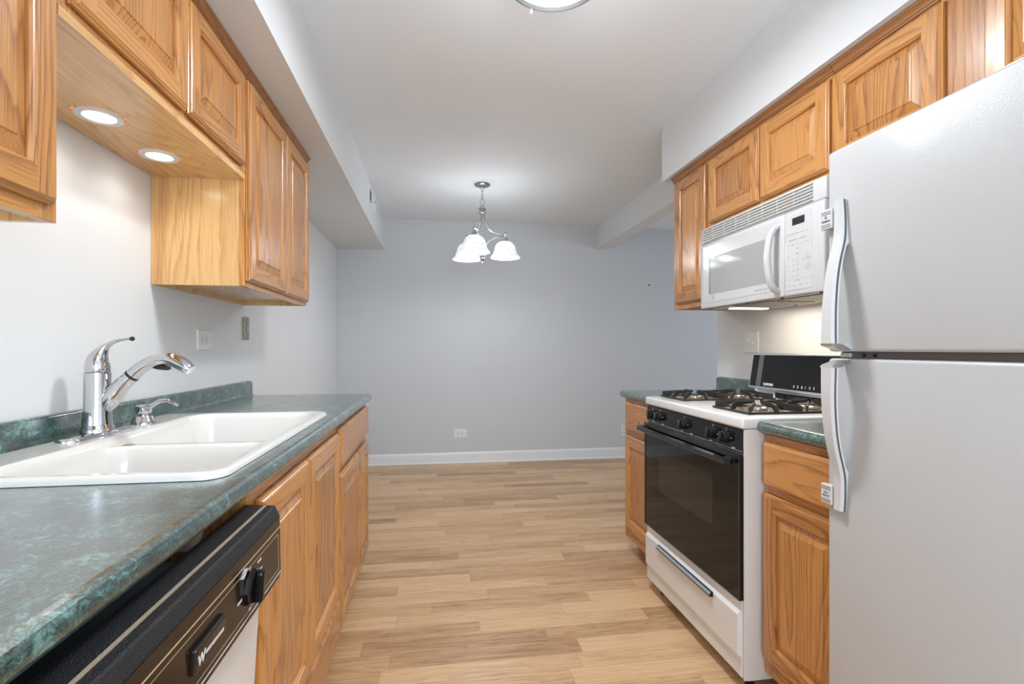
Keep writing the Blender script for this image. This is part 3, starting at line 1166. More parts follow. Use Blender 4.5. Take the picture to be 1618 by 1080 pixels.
m.box(xb_ + 0.0066, xb_ + 0.0073, 0.683, 0.772, bz - 0.013, bz + 0.013, mi=1)
m.text('W', 0.019, (xb_ + 0.0074, 0.686, bz - 0.008), U, (0, 0, 1), bold=0.0006)
m.text('WHITE-WESTINGHOUSE', 0.0066, (xb_ + 0.0074, 0.707, bz - 0.0035), U, (0, 0, 1), sx=0.78, bold=0.0002)
m.build('badge_print', ['print_white', 'brown_gloss'], bd)

# ------------------------------------------------------------------ stove
S0, S1 = 1.5345, 2.3105
SF = 1.005
t = thing('gas_stove', 'white freestanding gas range with black oven door and control panel', 'stove', (1.33, (S0 + S1) / 2, 0.0))
m = MB()
m.box(SF + 0.012, XR - 0.012, S0, S1, 0.055, 0.884)
m.box(SF + 0.001, SF + 0.013, S0 + 0.0002, S0 + 0.0045, 0.056, 0.883)
m.box(SF + 0.001, SF + 0.013, S1 - 0.0045, S1 - 0.0002, 0.056, 0.883)
m.build('body', 'appliance_white', t)
for (x, y) in ((SF + 0.06, S0 + 0.06), (SF + 0.06, S1 - 0.06), (1.58, S0 + 0.06), (1.58, S1 - 0.06)):
    MB().lathe([(0.016, 0.0), (0.016, 0.008), (0.010, 0.012), (0.010, 0.06)], (x, y, 0.0), seg=16).build('leveling_foot', 'black_satin', t)
# cooktop with burner wells
BX = [(1.175, 2.168), (1.39, 2.168), (1.175, 1.713), (1.39, 1.713)]
m = MB()
m.box(SF - 0.008, 1.60, S0 - 0.0015, S1 + 0.0015, 0.8845, 0.923, 0.009, 4)
cook = m.build('cooktop', 'appliance_white', t, smooth=True, angle=30)
for (x, y) in BX:
    m = MB()
    m.lathe([(0.092, 0.0), (0.090, 0.0018), (0.080, 0.0022), (0.066, 0.0004), (0.035, 0.0004), (0.030, 0.004), (0.001, 0.004)], (x, y, 0.9232), seg=40)
    dp = m.build('drip_pan', 'drip_pan', t)
    m = MB()
    m.lathe([(0.030, 0.0), (0.036, 0.002), (0.036, 0.008), (0.030, 0.012), (0.028, 0.0135), (0.001, 0.0145)], (x, y, 0.927), seg=28)
    m.build('burner', 'aluminium', dp)
    m = MB()
    m.lathe([(0.027, 0.0), (0.027, 0.003), (0.001, 0.005)], (x, y, 0.9405), seg=28)
    m.build('burner_cap', 'cast_iron', dp)


def bar(m, a, b, w, h0, h1):
    """blade from a=(x,y,ztop) to b, width w, with given bottom heights"""
    a, b = Vector(a), Vector(b)
    d = (b - a)
    n = Vector((-d.y, d.x, 0)).normalized() * (w / 2)
    ra = [a + n, a - n, Vector((a.x - n.x, a.y - n.y, h0)), Vector((a.x + n.x, a.y + n.y, h0))]
    rb = [b + n, b - n, Vector((b.x - n.x, b.y - n.y, h1)), Vector((b.x + n.x, b.y + n.y, h1))]
    m.loft([ra, rb])


for (gy0, gy1) in ((2.055, 2.285), (1.595, 1.825)):
    m = MB()
    gx0, gx1 = 1.062, 1.500
    zt, zb0 = 0.9315, 0.9245
    w = 0.008
    gm = (gx0 + gx1) / 2
    m.box(gx0, gx1, gy0, gy0 + w, zb0, zt)
    m.box(gx0, gx1, gy1 - w, gy1, zb0, zt)
    m.box(gx0, gx0 + w, gy0 + w, gy1 - w, zb0, zt)
    m.box(gx1 - w, gx1, gy0 + w, gy1 - w, zb0, zt)
    m.box(gm - w / 2, gm + w / 2, gy0 + w, gy1 - w, zb0, zt)
    gyc = (gy0 + gy1) / 2
    top = 0.9595
    for bxc in (1.175, 1.39):
        xa = gx0 if bxc < gm else gm
        xb2 = gm if bxc < gm else gx1
        for (ex, ey) in ((bxc, gy0 + w / 2), (bxc, gy1 - w / 2), (xa + w / 2, gyc), (xb2 - w / 2, gyc)):
            v = Vector((ex - bxc, ey - gyc))
            v.normalize()
            inner = (bxc + v.x * 0.022, gyc + v.y * 0.022)
            mid = (ex - v.x * 0.028, ey - v.y * 0.028)
            # arched finger: foot, shoulder, blade
            bar(m, (ex, ey, zt + 0.006), (ex - v.x * 0.010, ey - v.y * 0.010, top - 0.006), 0.0075, zb0, zb0)
            bar(m, (ex - v.x * 0.010, ey - v.y * 0.010, top - 0.006), (*mid, top), 0.0075, zb0, top - 0.016)
            bar(m, (*mid, top), (*inner, top), 0.0065, top - 0.016, top - 0.009)
        # corner blades
        for sx_ in (-1, 1):
            for sy_ in (-1, 1):
                cxx = xa + w if sx_ < 0 else xb2 - w
                cyy = gy0 + w if sy_ < 0 else gy1 - w
                ix, iy = bxc + sx_ * 0.040, gyc + sy_ * 0.040
                bar(m, (cxx, cyy, top - 0.010), (ix, iy, top), 0.006, zb0, top - 0.010)
    m.build('grate', 'cast_iron', t)

# control panel strip with knobs
m = MB()
m.box(SF - 0.001, SF + 0.012, S0 + 0.005, S1 - 0.005, 0.803, 0.8825, 0.001, 1)
cpn = m.build('control_panel', 'black_gloss', t)
KN = [2.240, 2.163, 1.935, 1.720, 1.635]
for i, ky in enumerate(KN):
    m = MB()
    kz = 0.845
    xk = SF - 0.001
    m.lathe([(0.0215, 0.0), (0.0215, -0.004), (0.0195, -0.005), (0.0190, -0.016), (0.0170, -0.018), (0.001, -0.018)], (xk, ky, kz), axis='x', seg=24)
    m.box(xk - 0.030, xk - 0.017, ky - 0.0055, ky + 0.0055, kz - 0.018, kz + 0.018, 0.0025, 2)
    m.build('knob', 'black_satin', t)
m = MB()
Ur, Vr = (0, -1, 0), (0, 0, 1)
for ky in KN:
    m.box(SF - 0.0016, SF - 0.0010, ky - 0.0007, ky + 0.0007, 0.868, 0.876)
m.box(SF - 0.0016, SF - 0.0010, S0 + 0.008, S1 - 0.008, 0.8090, 0.8098)
for (ky, s) in ((2.235, 'FRONT'), (2.135, 'REAR'), (1.955, 'BAKE'), (1.880, 'OVEN'), (1.735, 'REAR'), (1.595, 'FRONT')):
    m.text(s, 0.0065, (SF - 0.0012, ky + 0.008, 0.8115), Ur, Vr)
for ky in KN:
    m.text('OFF', 0.0045, (SF - 0.0012, ky - 0.024, 0.842), Ur, Vr)
m.build('panel_print', 'print_white', cpn)

# oven door
m = MB()
m.box(SF - 0.012, SF + 0.0115, S0 + 0.004, S1 - 0.004, 0.318, 0.797, 0.003, 2)
od = m.build('oven_door', 'oven_glass', t)
m = MB()
def rrect(x, y0, y1, z0, z1, r, n=5):
    pts = []
    for (cy_, cz_, a0) in ((y1 - r, z1 - r, 0), (y0 + r, z1 - r, pi / 2), (y0 + r, z0 + r, pi), (y1 - r, z0 + r, 3 * pi / 2)):
        for k in range(n + 1):
            a = a0 + pi / 2 * k / n
            pts.append((x, cy_ + r * cos(a), cz_ + r * sin(a)))
    return pts
m.loft([rrect(SF - 0.0116, 1.705, 2.150, 0.510, 0.697, 0.012), rrect(SF - 0.0124, 1.705, 2.150, 0.510, 0.697, 0.012)])
m.build('oven_window', 'oven_window', od)
m = MB()
m.box(SF - 0.014, SF - 0.010, S0 + 0.004, S0 + 0.014, 0.318, 0.797, 0.001)
m.box(SF - 0.014, SF - 0.010, S1 - 0.014, S1 - 0.004, 0.318, 0.797, 0.001)
m.box(SF - 0.014, SF - 0.010, S0 + 0.014, S1 - 0.014, 0.318, 0.326, 0.001)
m.box(SF - 0.016, SF - 0.006, S0 + 0.004, S1 - 0.004, 0.783, 0.800, 0.002)
m.build('door_trim', 'black_satin', od)
m = MB()
hz = 0.774
prof = [(SF - 0.054, hz - 0.006), (SF - 0.050, hz - 0.011), (SF - 0.030, hz - 0.010), (SF - 0.024, hz - 0.004), (SF - 0.026, hz + 0.006), (SF - 0.040, hz + 0.010), (SF - 0.052, hz + 0.006)]
m.prism(prof, 'y', S0 + 0.028, S1 - 0.004)
m.box(SF - 0.034, SF - 0.011, S0 + 0.028, S0 + 0.060, hz - 0.008, hz + 0.014, 0.003)
m.box(SF - 0.034, SF - 0.011, S1 - 0.040, S1 - 0.006, hz - 0.008, hz + 0.014, 0.003)
m.build('oven_handle', 'black_satin', od)

# broiler drawer
m = MB()
m.box(SF - 0.001, SF + 0.0115, S0 + 0.009, S1 - 0.009, 0.060, 0.315, 0.002)
dr = m.build('drawer', 'appliance_white', t)
m = MB()
x0 = SF - 0.001
m.loft([[(x0, S0 + 0.016, 0.128), (x0, S1 - 0.016, 0.128), (x0, S1 - 0.016, 0.280), (x0, S0 + 0.016, 0.280)],
        [(x0 - 0.012, S0 + 0.018, 0.134), (x0 - 0.012, S1 - 0.018, 0.134), (x0 - 0.012, S1 - 0.018, 0.268), (x0 - 0.012, S0 + 0.018, 0.268)]])
m.build('drawer_front', 'appliance_white', dr)
m = MB()
m.prism([(x0 - 0.012, 0.254), (x0 - 0.026, 0.256), (x0 - 0.028, 0.264), (x0 - 0.022, 0.272), (x0 - 0.012, 0.272)], 'y', 1.700, 2.148, mi=0)
m.prism([(x0 - 0.0225, 0.2715), (x0 - 0.0285, 0.2645), (x0 - 0.030, 0.2655), (x0 - 0.023, 0.2735)], 'y', 1.698, 2.150, mi=1)
m.build('drawer_handle', ['black_gloss', 'aluminium'], dr)

# back guard
m = MB()
m.prism([(1.560, 0.915), (1.648, 0.915), (1.648, 0.985), (1.565, 0.985), (1.575, 0.960)], 'y', S0, S1)
m.build('backguard_base', 'aluminium', t)
m = MB()
for k in range(5):
    ya = 2.14 - 0.075 * k
    m.box(1.5575, 1.5625, ya - 0.064, ya, 0.925, 0.948)
m.build('vent_slot', 'dark_hole', t)
m = MB()
MG = Matrix.Translation((1.535, 0, 0.962)) @ Matrix.Rotation(radians(9), 4, 'Y') @ Matrix.Translation((-1.535, 0, -0.962))
m = MB(MG)
z0, z1 = 0.962, 1.132
m.box(1.535, 1.600, S0, S1 - 0.001, z0, z1, 0.003)
bg = m.build('backguard', 'aluminium', t)
m = MB(MG)
m.box(1.5325, 1.5352, S0 + 0.010, S1 - 0.012, z0 + 0.009, z1 - 0.009, 0.0005, 1)
gp = m.build('glass_panel', 'black_gloss', bg)
m = MB(MG)
m.box(1.5320, 1.5326, 2.215, 2.250, z0 + 0.010, z1 - 0.010)
m.build('grey_stripe', 'grey_strip', gp)
m = MB(MG)
m.text('TAPPAN', 0.0165, (1.5322, 2.196, z0 + 0.0165), Ur, Vr, bold=0.0008, sx=1.15)
m.build('brand_lettering', 'print_white', gp)
for k, ch in enumerate('SERIES 1'):
    if ch != ' ':
        m = MB(MG)
        m.text(ch, 0.0165, (1.5322, 1.990 - 0.0235 * k - (0.008 if k == 7 else 0), z0 + 0.019), Ur, Vr, bold=0.0002, sx=0.8)
        m.build('series_letter', 'print_white', gp)

# ------------------------------------------------------------------ microwave
MX = 1.305
M0, M1 = 1.5395, 2.3525
mz0, mz1 = 1.345, 1.742
t = thing('microwave', 'white over-the-range microwave mounted above the stove', 'microwave', (1.48, (M0 + M1) / 2, mz0))
m = MB()
m.box(MX + 0.030, XR - 0.002, M0, M1, mz0 + 0.014, mz1 + 0.004, 0.004)
m.build('body', 'microwave_white', t)
# front frame: grille top strip
zg = 1.664
m = MB()
# grille housing with louvres
m.box(MX + 0.006, MX + 0.030, M0 + 0.001, M1, zg, mz1, 0.006, 3)
gr = m.build('grille', 'microwave_white', t, smooth=True, angle=30)
m = MB()
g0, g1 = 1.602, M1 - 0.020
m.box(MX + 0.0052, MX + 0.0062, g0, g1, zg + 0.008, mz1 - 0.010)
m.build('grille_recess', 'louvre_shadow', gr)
m = MB()
nl = 6
for k in range(nl):
    z = zg + 0.009 + k * (mz1 - zg - 0.020) / (nl - 1)
    m.prism([(MX + 0.0055, z + 0.0035), (MX - 0.0005, z + 0.0015), (MX - 0.0005, z - 0.001), (MX + 0.0055, z - 0.001)], 'y', g0 - 0.003, g1 + 0.003)
for k in range(1, 8):
    y = g0 + (g1 - g0) * k / 8
    m.box(MX + 0.002, MX + 0.0056, y - 0.0012, y + 0.0012, zg + 0.009, mz1 - 0.011)
m.build('louvres', 'microwave_white', gr)
m = MB()
ysplit = 1.741
# door
m.box(MX, MX + 0.029, ysplit + 0.001, M1, mz0 + 0.002, zg - 0.002, 0.007, 3)
md = m.build('door', 'microwave_white', t, smooth=True, angle=30)
m = MB()
m.loft([rrect(MX - 0.0012, ysplit + 0.014, M1 - 0.028, mz0 + 0.030, zg - 0.020, 0.006), rrect(MX + 0.001, ysplit + 0.012, M1 - 0.026, mz0 + 0.028, zg - 0.018, 0.006)])
fr = m.build('door_face', 'microwave_white', md)
m = MB()
m.loft([rrect(MX - 0.0016, 1.835, 2.270, mz0 + 0.066, 1.588, 0.008), rrect(MX - 0.001, 1.835, 2.270, mz0 + 0.066, 1.588, 0.008)])
m.build('door_window', 'mw_glass', fr)
m = MB()
m.box(MX - 0.0022, MX - 0.0015, 2.258, 2.270, mz0 + 0.068, 1.586)
m.build('window_edge', 'mw_edge', fr)
# door handle, bowed bar
m = MB()
hy = 1.775
pts = spline([(MX + 0.002, 1.622), (MX - 0.020, 1.608), (MX - 0.036, 1.575), (MX - 0.044, 1.530), (MX - 0.046, 1.495), (MX - 0.044, 1.460), (MX - 0.036, 1.415), (MX - 0.020, 1.383), (MX + 0.002, 1.370)], 5)
rings = []
for i, (x, z) in enumerate(pts):
    a = pts[max(0, i - 1)]
    b = pts[min(len(pts) - 1, i + 1)]
    tx, tz = b[0] - a[0], b[1] - a[1]
    L = sqrt(tx * tx + tz * tz)
    nx_, nz_ = -tz / L, tx / L
    ring = []
    for k in range(16):
        th = 2 * pi * k / 16
        cx_, sx_ = cos(th), sin(th)
        ring.append((x + nx_ * 0.010 * math.copysign(abs(cx_) ** 0.6, cx_), hy + 0.0145 * math.copysign(abs(sx_) ** 0.6, sx_), z + nz_ * 0.010 * math.copysign(abs(cx_) ** 0.6, cx_)))
    rings.append(ring)
m.loft(rings, smooth=True)
m.build('door_handle', 'microwave_white', md, angle=60)
# control pane
m = MB()
m.box(MX, MX + 0.029, M0 + 0.001, ysplit - 0.001, mz0 + 0.002, zg - 0.002, 0.007, 3)
mc = m.build('control_panel', 'microwave_white', t, smooth=True, angle=30)
m = MB()
m.loft([rrect(MX - 0.0012, 1.597, ysplit - 0.012, mz0 + 0.022, zg - 0.018, 0.004), rrect(MX + 0.001, 1.595, ysplit - 0.010, mz0 + 0.020, zg - 0.016, 0.004)])
kp = m.build('keypad', 'microwave_white', mc)
m = MB()
m.box(MX - 0.0018, MX - 0.0010, 1.632, 1.695, 1.604, 1.631)
m.build('display', 'display_black', mc)
m = MB()
xk = MX - 0.0014
def tx_(s, y, z, size=0.0052):
    m.text(s, size, (xk, y, z), Ur, Vr, align='CENTER', ext=0.0001)
cols = [1.716, 1.692, 1.668, 1.643, 1.618]
for y, s in zip(cols, ('POPCORN', 'BEVERAGE', 'REHEAT', 'SNACKS', 'AUTO')):
    tx_(s, y, 1.572, 0.0038)
for y, s in zip(cols, ('COOK', 'DEFROST', 'CONV', 'TIME', 'POWER')):
    tx_(s, y, 1.532, 0.0038)
tx_('SENSOR COOKING', 1.69, 1.549, 0.005)
tx_('CONVENIENCE', 1.640, 1.549, 0.005)
tx_('EXPRESS', 1.668, 1.516, 0.004)
tx_('ADD 30', 1.713, 1.492, 0.004)
tx_('TIMER', 1.668, 1.497, 0.005)
for r_, row in enumerate(('123', '456', '789')):
    for c_, s in enumerate(row):
        tx_(s, 1.714 - 0.024 * c_, 1.474 - 0.019 * r_, 0.0095)
tx_('CLOCK', 1.714, 1.417, 0.004)
tx_('0', 1.690, 1.415, 0.0095)
tx_('MUTE', 1.666, 1.417, 0.004)
tx_('HELP', 1.640, 1.470, 0.0045)
tx_('START', 1.615, 1.474, 0.0045)
tx_('CLEAR', 1.615, 1.444, 0.0042)
tx_('OFF', 1.615, 1.438, 0.0042)
tx_('SURFACE LIGHT', 1.668, 1.399, 0.004)
for y, s in zip((1.713, 1.684, 1.652, 1.620), ('VENT', 'LIGHT', 'TURN', 'FAN')):
    tx_(s, y, 1.382, 0.0048)
for zc in (1.4755, 1.443):
    m.tube([(xk, 1.615 + 0.0115 * cos(2 * pi * k / 24), zc + 0.0115 * sin(2 * pi * k / 24)) for k in range(24)], 0.0005, 4, closed=True)
m.box(xk - 0.0002, xk, 1.600, 1.724, 1.4055, 1.4061)
m.build('keypad_print', 'print_grey', kp)
m = MB()
tx_('SPACEMAKER XL1400', 1.880, mz0 + 0.042, 0.0085)
m.build('model_lettering', 'print_grey', fr)
m = MB()
m.tube([(xk, 2.235 + 0.0105 * cos(2 * pi * k / 24), mz0 + 0.050 + 0.0105 * sin(2 * pi * k / 24)) for k in range(24)], 0.0009, 6, closed=True)
m.text('GE', 0.0105, (xk, 2.235, mz0 + 0.0465), Ur, Vr, align='CENTER', ext=0.0001)
m.build('logo', 'print_grey', fr)
# underside
m = MB()
m.box(MX + 0.004, XR - 0.006, M0 + 0.004, M1 - 0.004, mz0 + 0.002, mz0 + 0.0135)
ub = m.build('underside', 'hood_metal', t)
for (a, b) in ((1.575, 1.845), (1.885, 2.155)):
    m = MB()
    m.box(MX + 0.050, MX + 0.250, a, b, mz0 - 0.0015, mz0 + 0.002, 0.001, 1)
    m.build('grease_filter', 'filter_mesh', ub)
for (x, y) in ((MX + 0.022, 1.58), (MX + 0.022, 1.78), (MX + 0.022, 2.00), (MX + 0.29, 1.70), (MX + 0.29, 2.05), (MX + 0.022, 2.29), (MX + 0.12, 1.865)):
    MB().lathe([(0.0055, 0.0), (0.0055, -0.003), (0.001, -0.004)], (x, y, mz0 + 0.002), seg=12).build('screw', 'black_satin', ub)
m = MB()
m.box(MX + 0.110, MX + 0.290, 2.235, 2.285, mz0 - 0.0015, mz0 + 0.002, 0.001, 1)
m.build('lamp_lens', 'hood_lamp', ub)
area('hood_lamp', (MX + 0.19, 2.0, mz0 - 0.006), (0, 0, 0), 0.20, 0.36, 1.3, (1.0, 0.86, 0.68))
area('hood_lamp', (MX + 0.19, 1.62, mz0 - 0.006), (0, 0, 0), 0.20, 0.10, 0.9, (1.0, 0.86, 0.68))

# ------------------------------------------------------------------ refrigerator
RX = 0.980
R0, R1 = 0.402, 1.1455
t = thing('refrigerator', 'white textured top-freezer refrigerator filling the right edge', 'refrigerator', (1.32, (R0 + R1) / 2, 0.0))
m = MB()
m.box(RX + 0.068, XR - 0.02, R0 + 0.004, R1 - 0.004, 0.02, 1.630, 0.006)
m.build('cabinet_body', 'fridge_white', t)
m = MB()
m.box(RX + 0.030, RX + 0.070, R0 + 0.01, R1 - 0.012, 1.118, 1.150)
MB().box(RX + 0.050, RX + 0.0675, R0 + 0.01, R1 - 0.01, 0.02, 0.085).build('toe_grille', 'gasket_brown', t)
mul = m.build('mullion', 'gasket_brown', t)
for y in (1.066, 1.036):
    MB().lathe([(0.0045, 0.0), (0.0045, -0.003), (0.0025, -0.004), (0.001, -0.003)], (RX + 0.030, y, 1.1345), axis='x', seg=14).build('screw', 'black_satin', mul)
m = MB()
m.box(RX + 0.022, RX + 0.034, 1.098, 1.130, 1.129, 1.141, 0.001, 1)
m.build('hinge_clip', 'satin_metal', mul)


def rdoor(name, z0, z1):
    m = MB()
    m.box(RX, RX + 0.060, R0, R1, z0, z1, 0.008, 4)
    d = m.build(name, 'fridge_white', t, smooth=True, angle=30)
    g = MB()
    g.box(RX + 0.0595, RX + 0.068, R0 + 0.015, R1 - 0.015, z0 + 0.012, z1 - 0.012)
    g.build('gasket', 'grey_strip', d)
    return d


fd = rdoor('freezer_door', 1.1435, 1.6425)
ff = rdoor('fridge_door', 0.085, 1.1265)


def fhandle(parent, prof, flip):
    """prof: list of (x_front, x_back, z)"""
    ya, yb = 1.070, 1.112
    m = MB()
    rings = []
    for (xf, xb, z, ylo, yhi) in prof:
        c = 0.004
        rings.append([(xf, ylo + c, z), (xf, yhi - c, z), (xf + c, yhi, z), (xb, yhi, z), (xb, ylo, z), (xf + c, ylo, z)])
    m.loft(rings)
    h = m.build('door_handle', 'handle_white', parent, angle=40)
    # grey inlay along the near side
    m = MB()
    rings = []
    for (xf, xb, z, ylo, yhi) in prof:
        mid = xf + 0.0085
        rings.append([(mid - 0.0022, ylo - 0.0012, z), (mid + 0.0022, ylo - 0.0012, z), (mid + 0.0022, ylo + 0.001, z), (mid - 0.0022, ylo + 0.001, z)])
    m.loft(rings)
    m.build('inlay', 'grey_strip', h)
    return h


zz = [1.512, 1.470, 1.425, 1.395, 1.360, 1.310, 1.250, 1.200, 1.163]
xf_ = [0.967, 0.967, 0.964, 0.957, 0.946, 0.935, 0.927, 0.923, 0.921]
prof = []
for x, z in spline(list(zip(xf_, zz)), 3):
    k = (z - 1.163) / (1.512 - 1.163)
    back = RX if z > 1.40 else x + 0.016
    prof.append((x, back, z, 1.062 + 0.026 * k, 1.102 + 0.014 * k))
h1 = fhandle(fd, prof, 1)
# chrome foot returning to the door
m = MB()
def foot(zA, zB):
    m.loft([[(0.921, 1.062, zA), (0.921, 1.102, zA), (0.940, 1.102, zA), (0.940, 1.062, zA)],
            [(0.924, 1.064, zA + (zB - zA) * 0.35), (0.924, 1.100, zA + (zB - zA) * 0.35), (0.952, 1.100, zA + (zB - zA) * 0.2), (0.952, 1.064, zA + (zB - zA) * 0.2)],
            [(0.952, 1.074, zB), (0.952, 1.094, zB), (RX + 0.004, 1.094, zB), (RX + 0.004, 1.074, zB)]])
foot(1.163, 1.1470)
m.build('handle_foot', 'satin_metal', h1)
m = MB()
m.box(RX - 0.014, RX, 1.1175, 1.1525, 1.449, 1.498, 0.002)
b1 = m.build('badge', 'handle_white', h1)
m = MB()
xb_ = RX - 0.0142
for z in (1.491, 1.486, 1.459, 1.4545):
    m.box(xb_ - 0.0004, xb_ + 0.0003, 1.120, 1.150, z - 0.0006, z + 0.0006)
m.text('K', 0.010, (xb_, 1.135, 1.4745), Ur, Vr, align='CENTER', bold=0.0003)
m.text('Kelvinator', 0.0068, (xb_, 1.135, 1.4665), Ur, Vr, align='CENTER', bold=0.0002)
m.build('badge_print', 'print_dark', b1)

zz = [0.757, 0.790, 0.835, 0.865, 0.900, 0.945, 1.000, 1.050, 1.106]
prof = []
for x, z in spline(list(zip(xf_, zz)), 3):
    k = 1 - (z - 0.757) / (1.106 - 0.757)
    back = RX if z < 0.86 else x + 0.016
    prof.append((x, back, z, 1.062 + 0.026 * k, 1.102 + 0.014 * k))
h2 = fhandle(ff, prof, -1)
m = MB()
foot(1.106, 1.1235)
m.build('handle_foot', 'satin_metal', h2)
m = MB()
m.box(RX - 0.014, RX, 1.1175, 1.1525, 0.764, 0.812, 0.002)
b2 = m.build('badge', 'handle_white', h2)
m = MB()
for z in (0.806, 0.801, 0.7745, 0.770):
    m.box(xb_ - 0.0004, xb_ + 0.0003, 1.120, 1.150, z - 0.0006, z + 0.0006)
m.text('NO', 0.0072, (xb_, 1.135, 0.7895), Ur, Vr, align='CENTER')
m.text('FROST', 0.0072, (xb_, 1.135, 0.7815), Ur, Vr, align='CENTER')
m.build('badge_print', 'print_dark', b2)

# ------------------------------------------------------------------ chandelier
def cw(l, w):
    return l * CY + w * SY, w * CY - l * SY


HXc, HYc = 0.363, 3.960
t = thing('chandelier', 'brushed nickel three-arm chandelier with white glass bell shades', 'chandelier', (HXc, HYc, 1.81))
MB().lathe([(0.064, 0.0), (0.064, -0.004), (0.058, -0.012), (0.040, -0.019), (0.018, -0.023), (0.012, -0.030), (0.007, -0.034), (0.001, -0.035)], (HXc, HYc, H - 0.0005), seg=36).build('ceiling_canopy', 'nickel', t)
m = MB()
def link(zc, hh, hw, ang, r=0.0022):
    pts = []
    for k in range(20):
        a = 2 * pi * k / 20
        o = hw * cos(a)
        pts.append((HXc + o * cos(ang), HYc + o * sin(ang), zc + hh * sin(a)))
    m.tube(pts, r, 8, closed=True)
for k, zc in enumerate((2.398, 2.374, 2.350, 2.327)):
    link(zc, 0.015, 0.0085, (k % 2) * pi / 2 + 0.15)
link(2.303, 0.020, 0.017, 0.15, 0.0026)
m.build('chain', 'nickel', t)
m = MB()
m.lathe([(0.002, 2.288), (0.007, 2.286), (0.009, 2.279), (0.016, 2.275), (0.021, 2.262), (0.022, 2.250), (0.030, 2.248), (0.031, 2.242), (0.022, 2.239), (0.021, 2.222), (0.030, 2.219), (0.031, 2.211), (0.024, 2.207), (0.001, 2.206)], (HXc, HYc, 0), seg=28)
m.build('top_hub', 'nickel', t)
m = MB()
m.lathe([(0.001, 1.972), (0.012, 1.970), (0.013, 1.955), (0.008, 1.950), (0.008, 1.915), (0.030, 1.910), (0.033, 1.903), (0.031, 1.896), (0.022, 1.893), (0.025, 1.884), (0.027, 1.876), (0.020, 1.868), (0.019, 1.856), (0.016, 1.846), (0.010, 1.838), (0.004, 1.835), (0.004, 1.831), (0.007, 1.826), (0.006, 1.818), (0.001, 1.815)], (HXc, HYc, 0), seg=28)
m.build('bottom_finial', 'nickel', t)
for ang in (15, 135, 255):
    a = radians(ang)
    dx, dy = cw(cos(a), sin(a))
    ex, ey = HXc + 0.186 * dx, HYc + 0.186 * dy
    m = MB()
    up = spline([(0.014, 2.212), (0.018, 2.175), (0.028, 2.135), (0.052, 2.095), (0.090, 2.070), (0.135, 2.060), (0.178, 2.058)], 5)
    m.tube([(HXc + r * dx, HYc + r * dy, z) for r, z in up], 0.0055, 10)
    lo_ = spline([(0.008, 1.952), (0.030, 1.972), (0.062, 2.005), (0.100, 2.026), (0.140, 2.036), (0.180, 2.038)], 5)
    m.tube([(HXc + r * dx, HYc + r * dy, z) for r, z in lo_], 0.0048, 10)
    arm = m.build('arm', 'nickel', t)
    m = MB()
    m.lathe([(0.001, 2.074), (0.008, 2.071), (0.010, 2.064), (0.009, 2.055), (0.007, 2.050), (0.007, 2.036), (0.013, 2.032), (0.019, 2.026), (0.024, 2.014), (0.026, 2.004), (0.031, 2.001), (0.031, 1.994), (0.001, 1.993)], (ex, ey, 0), seg=24)
    m.build('socket', 'nickel', arm)
    m = MB()
    outer = [(0.028, 2.001), (0.044, 1.997), (0.062, 1.985), (0.075, 1.965), (0.082, 1.942), (0.087, 1.922), (0.096, 1.902), (0.108, 1.887), (0.1165, 1.878), (0.118, 1.873)]
    inner = [(r - 0.003, z - 0.001) for r, z in reversed(outer)]
    m.lathe(spline(outer, 3) + spline(inner, 3), (ex, ey, 0), seg=40, cap=False)
    m.build('glass_shade', 'alabaster_glass', arm)
    m = MB()
    m.lathe([(0.012, 1.992), (0.014, 1.980), (0.020, 1.966), (0.022, 1.955), (0.018, 1.945), (0.010, 1.940), (0.001, 1.939)], (ex, ey, 0), seg=20)
    m.build('bulb', 'bulb_glow', arm)
    point('chandelier_lamp', (ex, ey, 1.900), 4.2, (0.90, 0.95, 1.0), 0.03)

# added point fill for light through the shades, lifts far ceiling and beam
point('chandelier_fill', (HXc, HYc, 1.965), 5.5, (0.90, 0.95, 1.0), 0.07)

# ------------------------------------------------------------------ flush ceiling light
CX, CYy = 0.383, 1.600
t = thing('ceiling_light', 'round flush ceiling light with metal ring and white diffuser at the top edge', 'light', (CX, CYy, 2.34))
MB().lathe([(0.150, 2.4395), (0.150, 2.375), (0.145, 2.372)], (CX, CYy, 0), seg=48, cap=False).build('base_pan', 'satin_metal', t)
m = MB()
m.lathe([(0.1405, 2.368), (0.138, 2.362), (0.125, 2.356), (0.085, 2.350), (0.040, 2.347), (0.001, 2.346)], (CX, CYy, 0), seg=48, cap=False)
m.build('diffuser', 'lamp_dome', t)
m = MB()
m.lathe([(0.152, 2.380), (0.164, 2.376), (0.168, 2.362), (0.163, 2.348), (0.152, 2.343), (0.142, 2.350), (0.140, 2.364), (0.144, 2.376), (0.152, 2.380)], (CX, CYy, 0), seg=56, cap=False)
m.build('ring', 'ring_metal', t)
for k in range(3):
    l0, w0 = -0.070, 0.140
    a = atan2(w0, l0) + 2 * pi * k / 3
    dx, dy = cw(0.160 * cos(a), 0.160 * sin(a))
    MB().lathe([(0.001, 2.330), (0.004, 2.330), (0.0045, 2.334), (0.0045, 2.352), (0.001, 2.352)], (CX + dx, CYy + dy, 0), seg=14).build('clip_post', 'puck_white', t)
area('ceiling_lamp', (CX, CYy, 2.338), (0, 0, 0), 0.24, 0.24, 18, (0.90, 0.95, 1.0))
point('ceiling_fill', (CX, CYy, 2.05), 3.6, (0.90, 0.95, 1.0), 0.10)  # extra point hung below the fixture, added to brighten the ceiling


# ------------------------------------------------------------------ wall plates, vent
def frame_for(wall):
    """returns function mapping (a, z, depth) -> world point"""
    if wall == 'left':
        return lambda a, z, d: (XL + d, a, z)
    if wall == 'right':
        return lambda a, z, d: (XR - d, a, z)
    return lambda a, z, d: (a, YB - d, z)


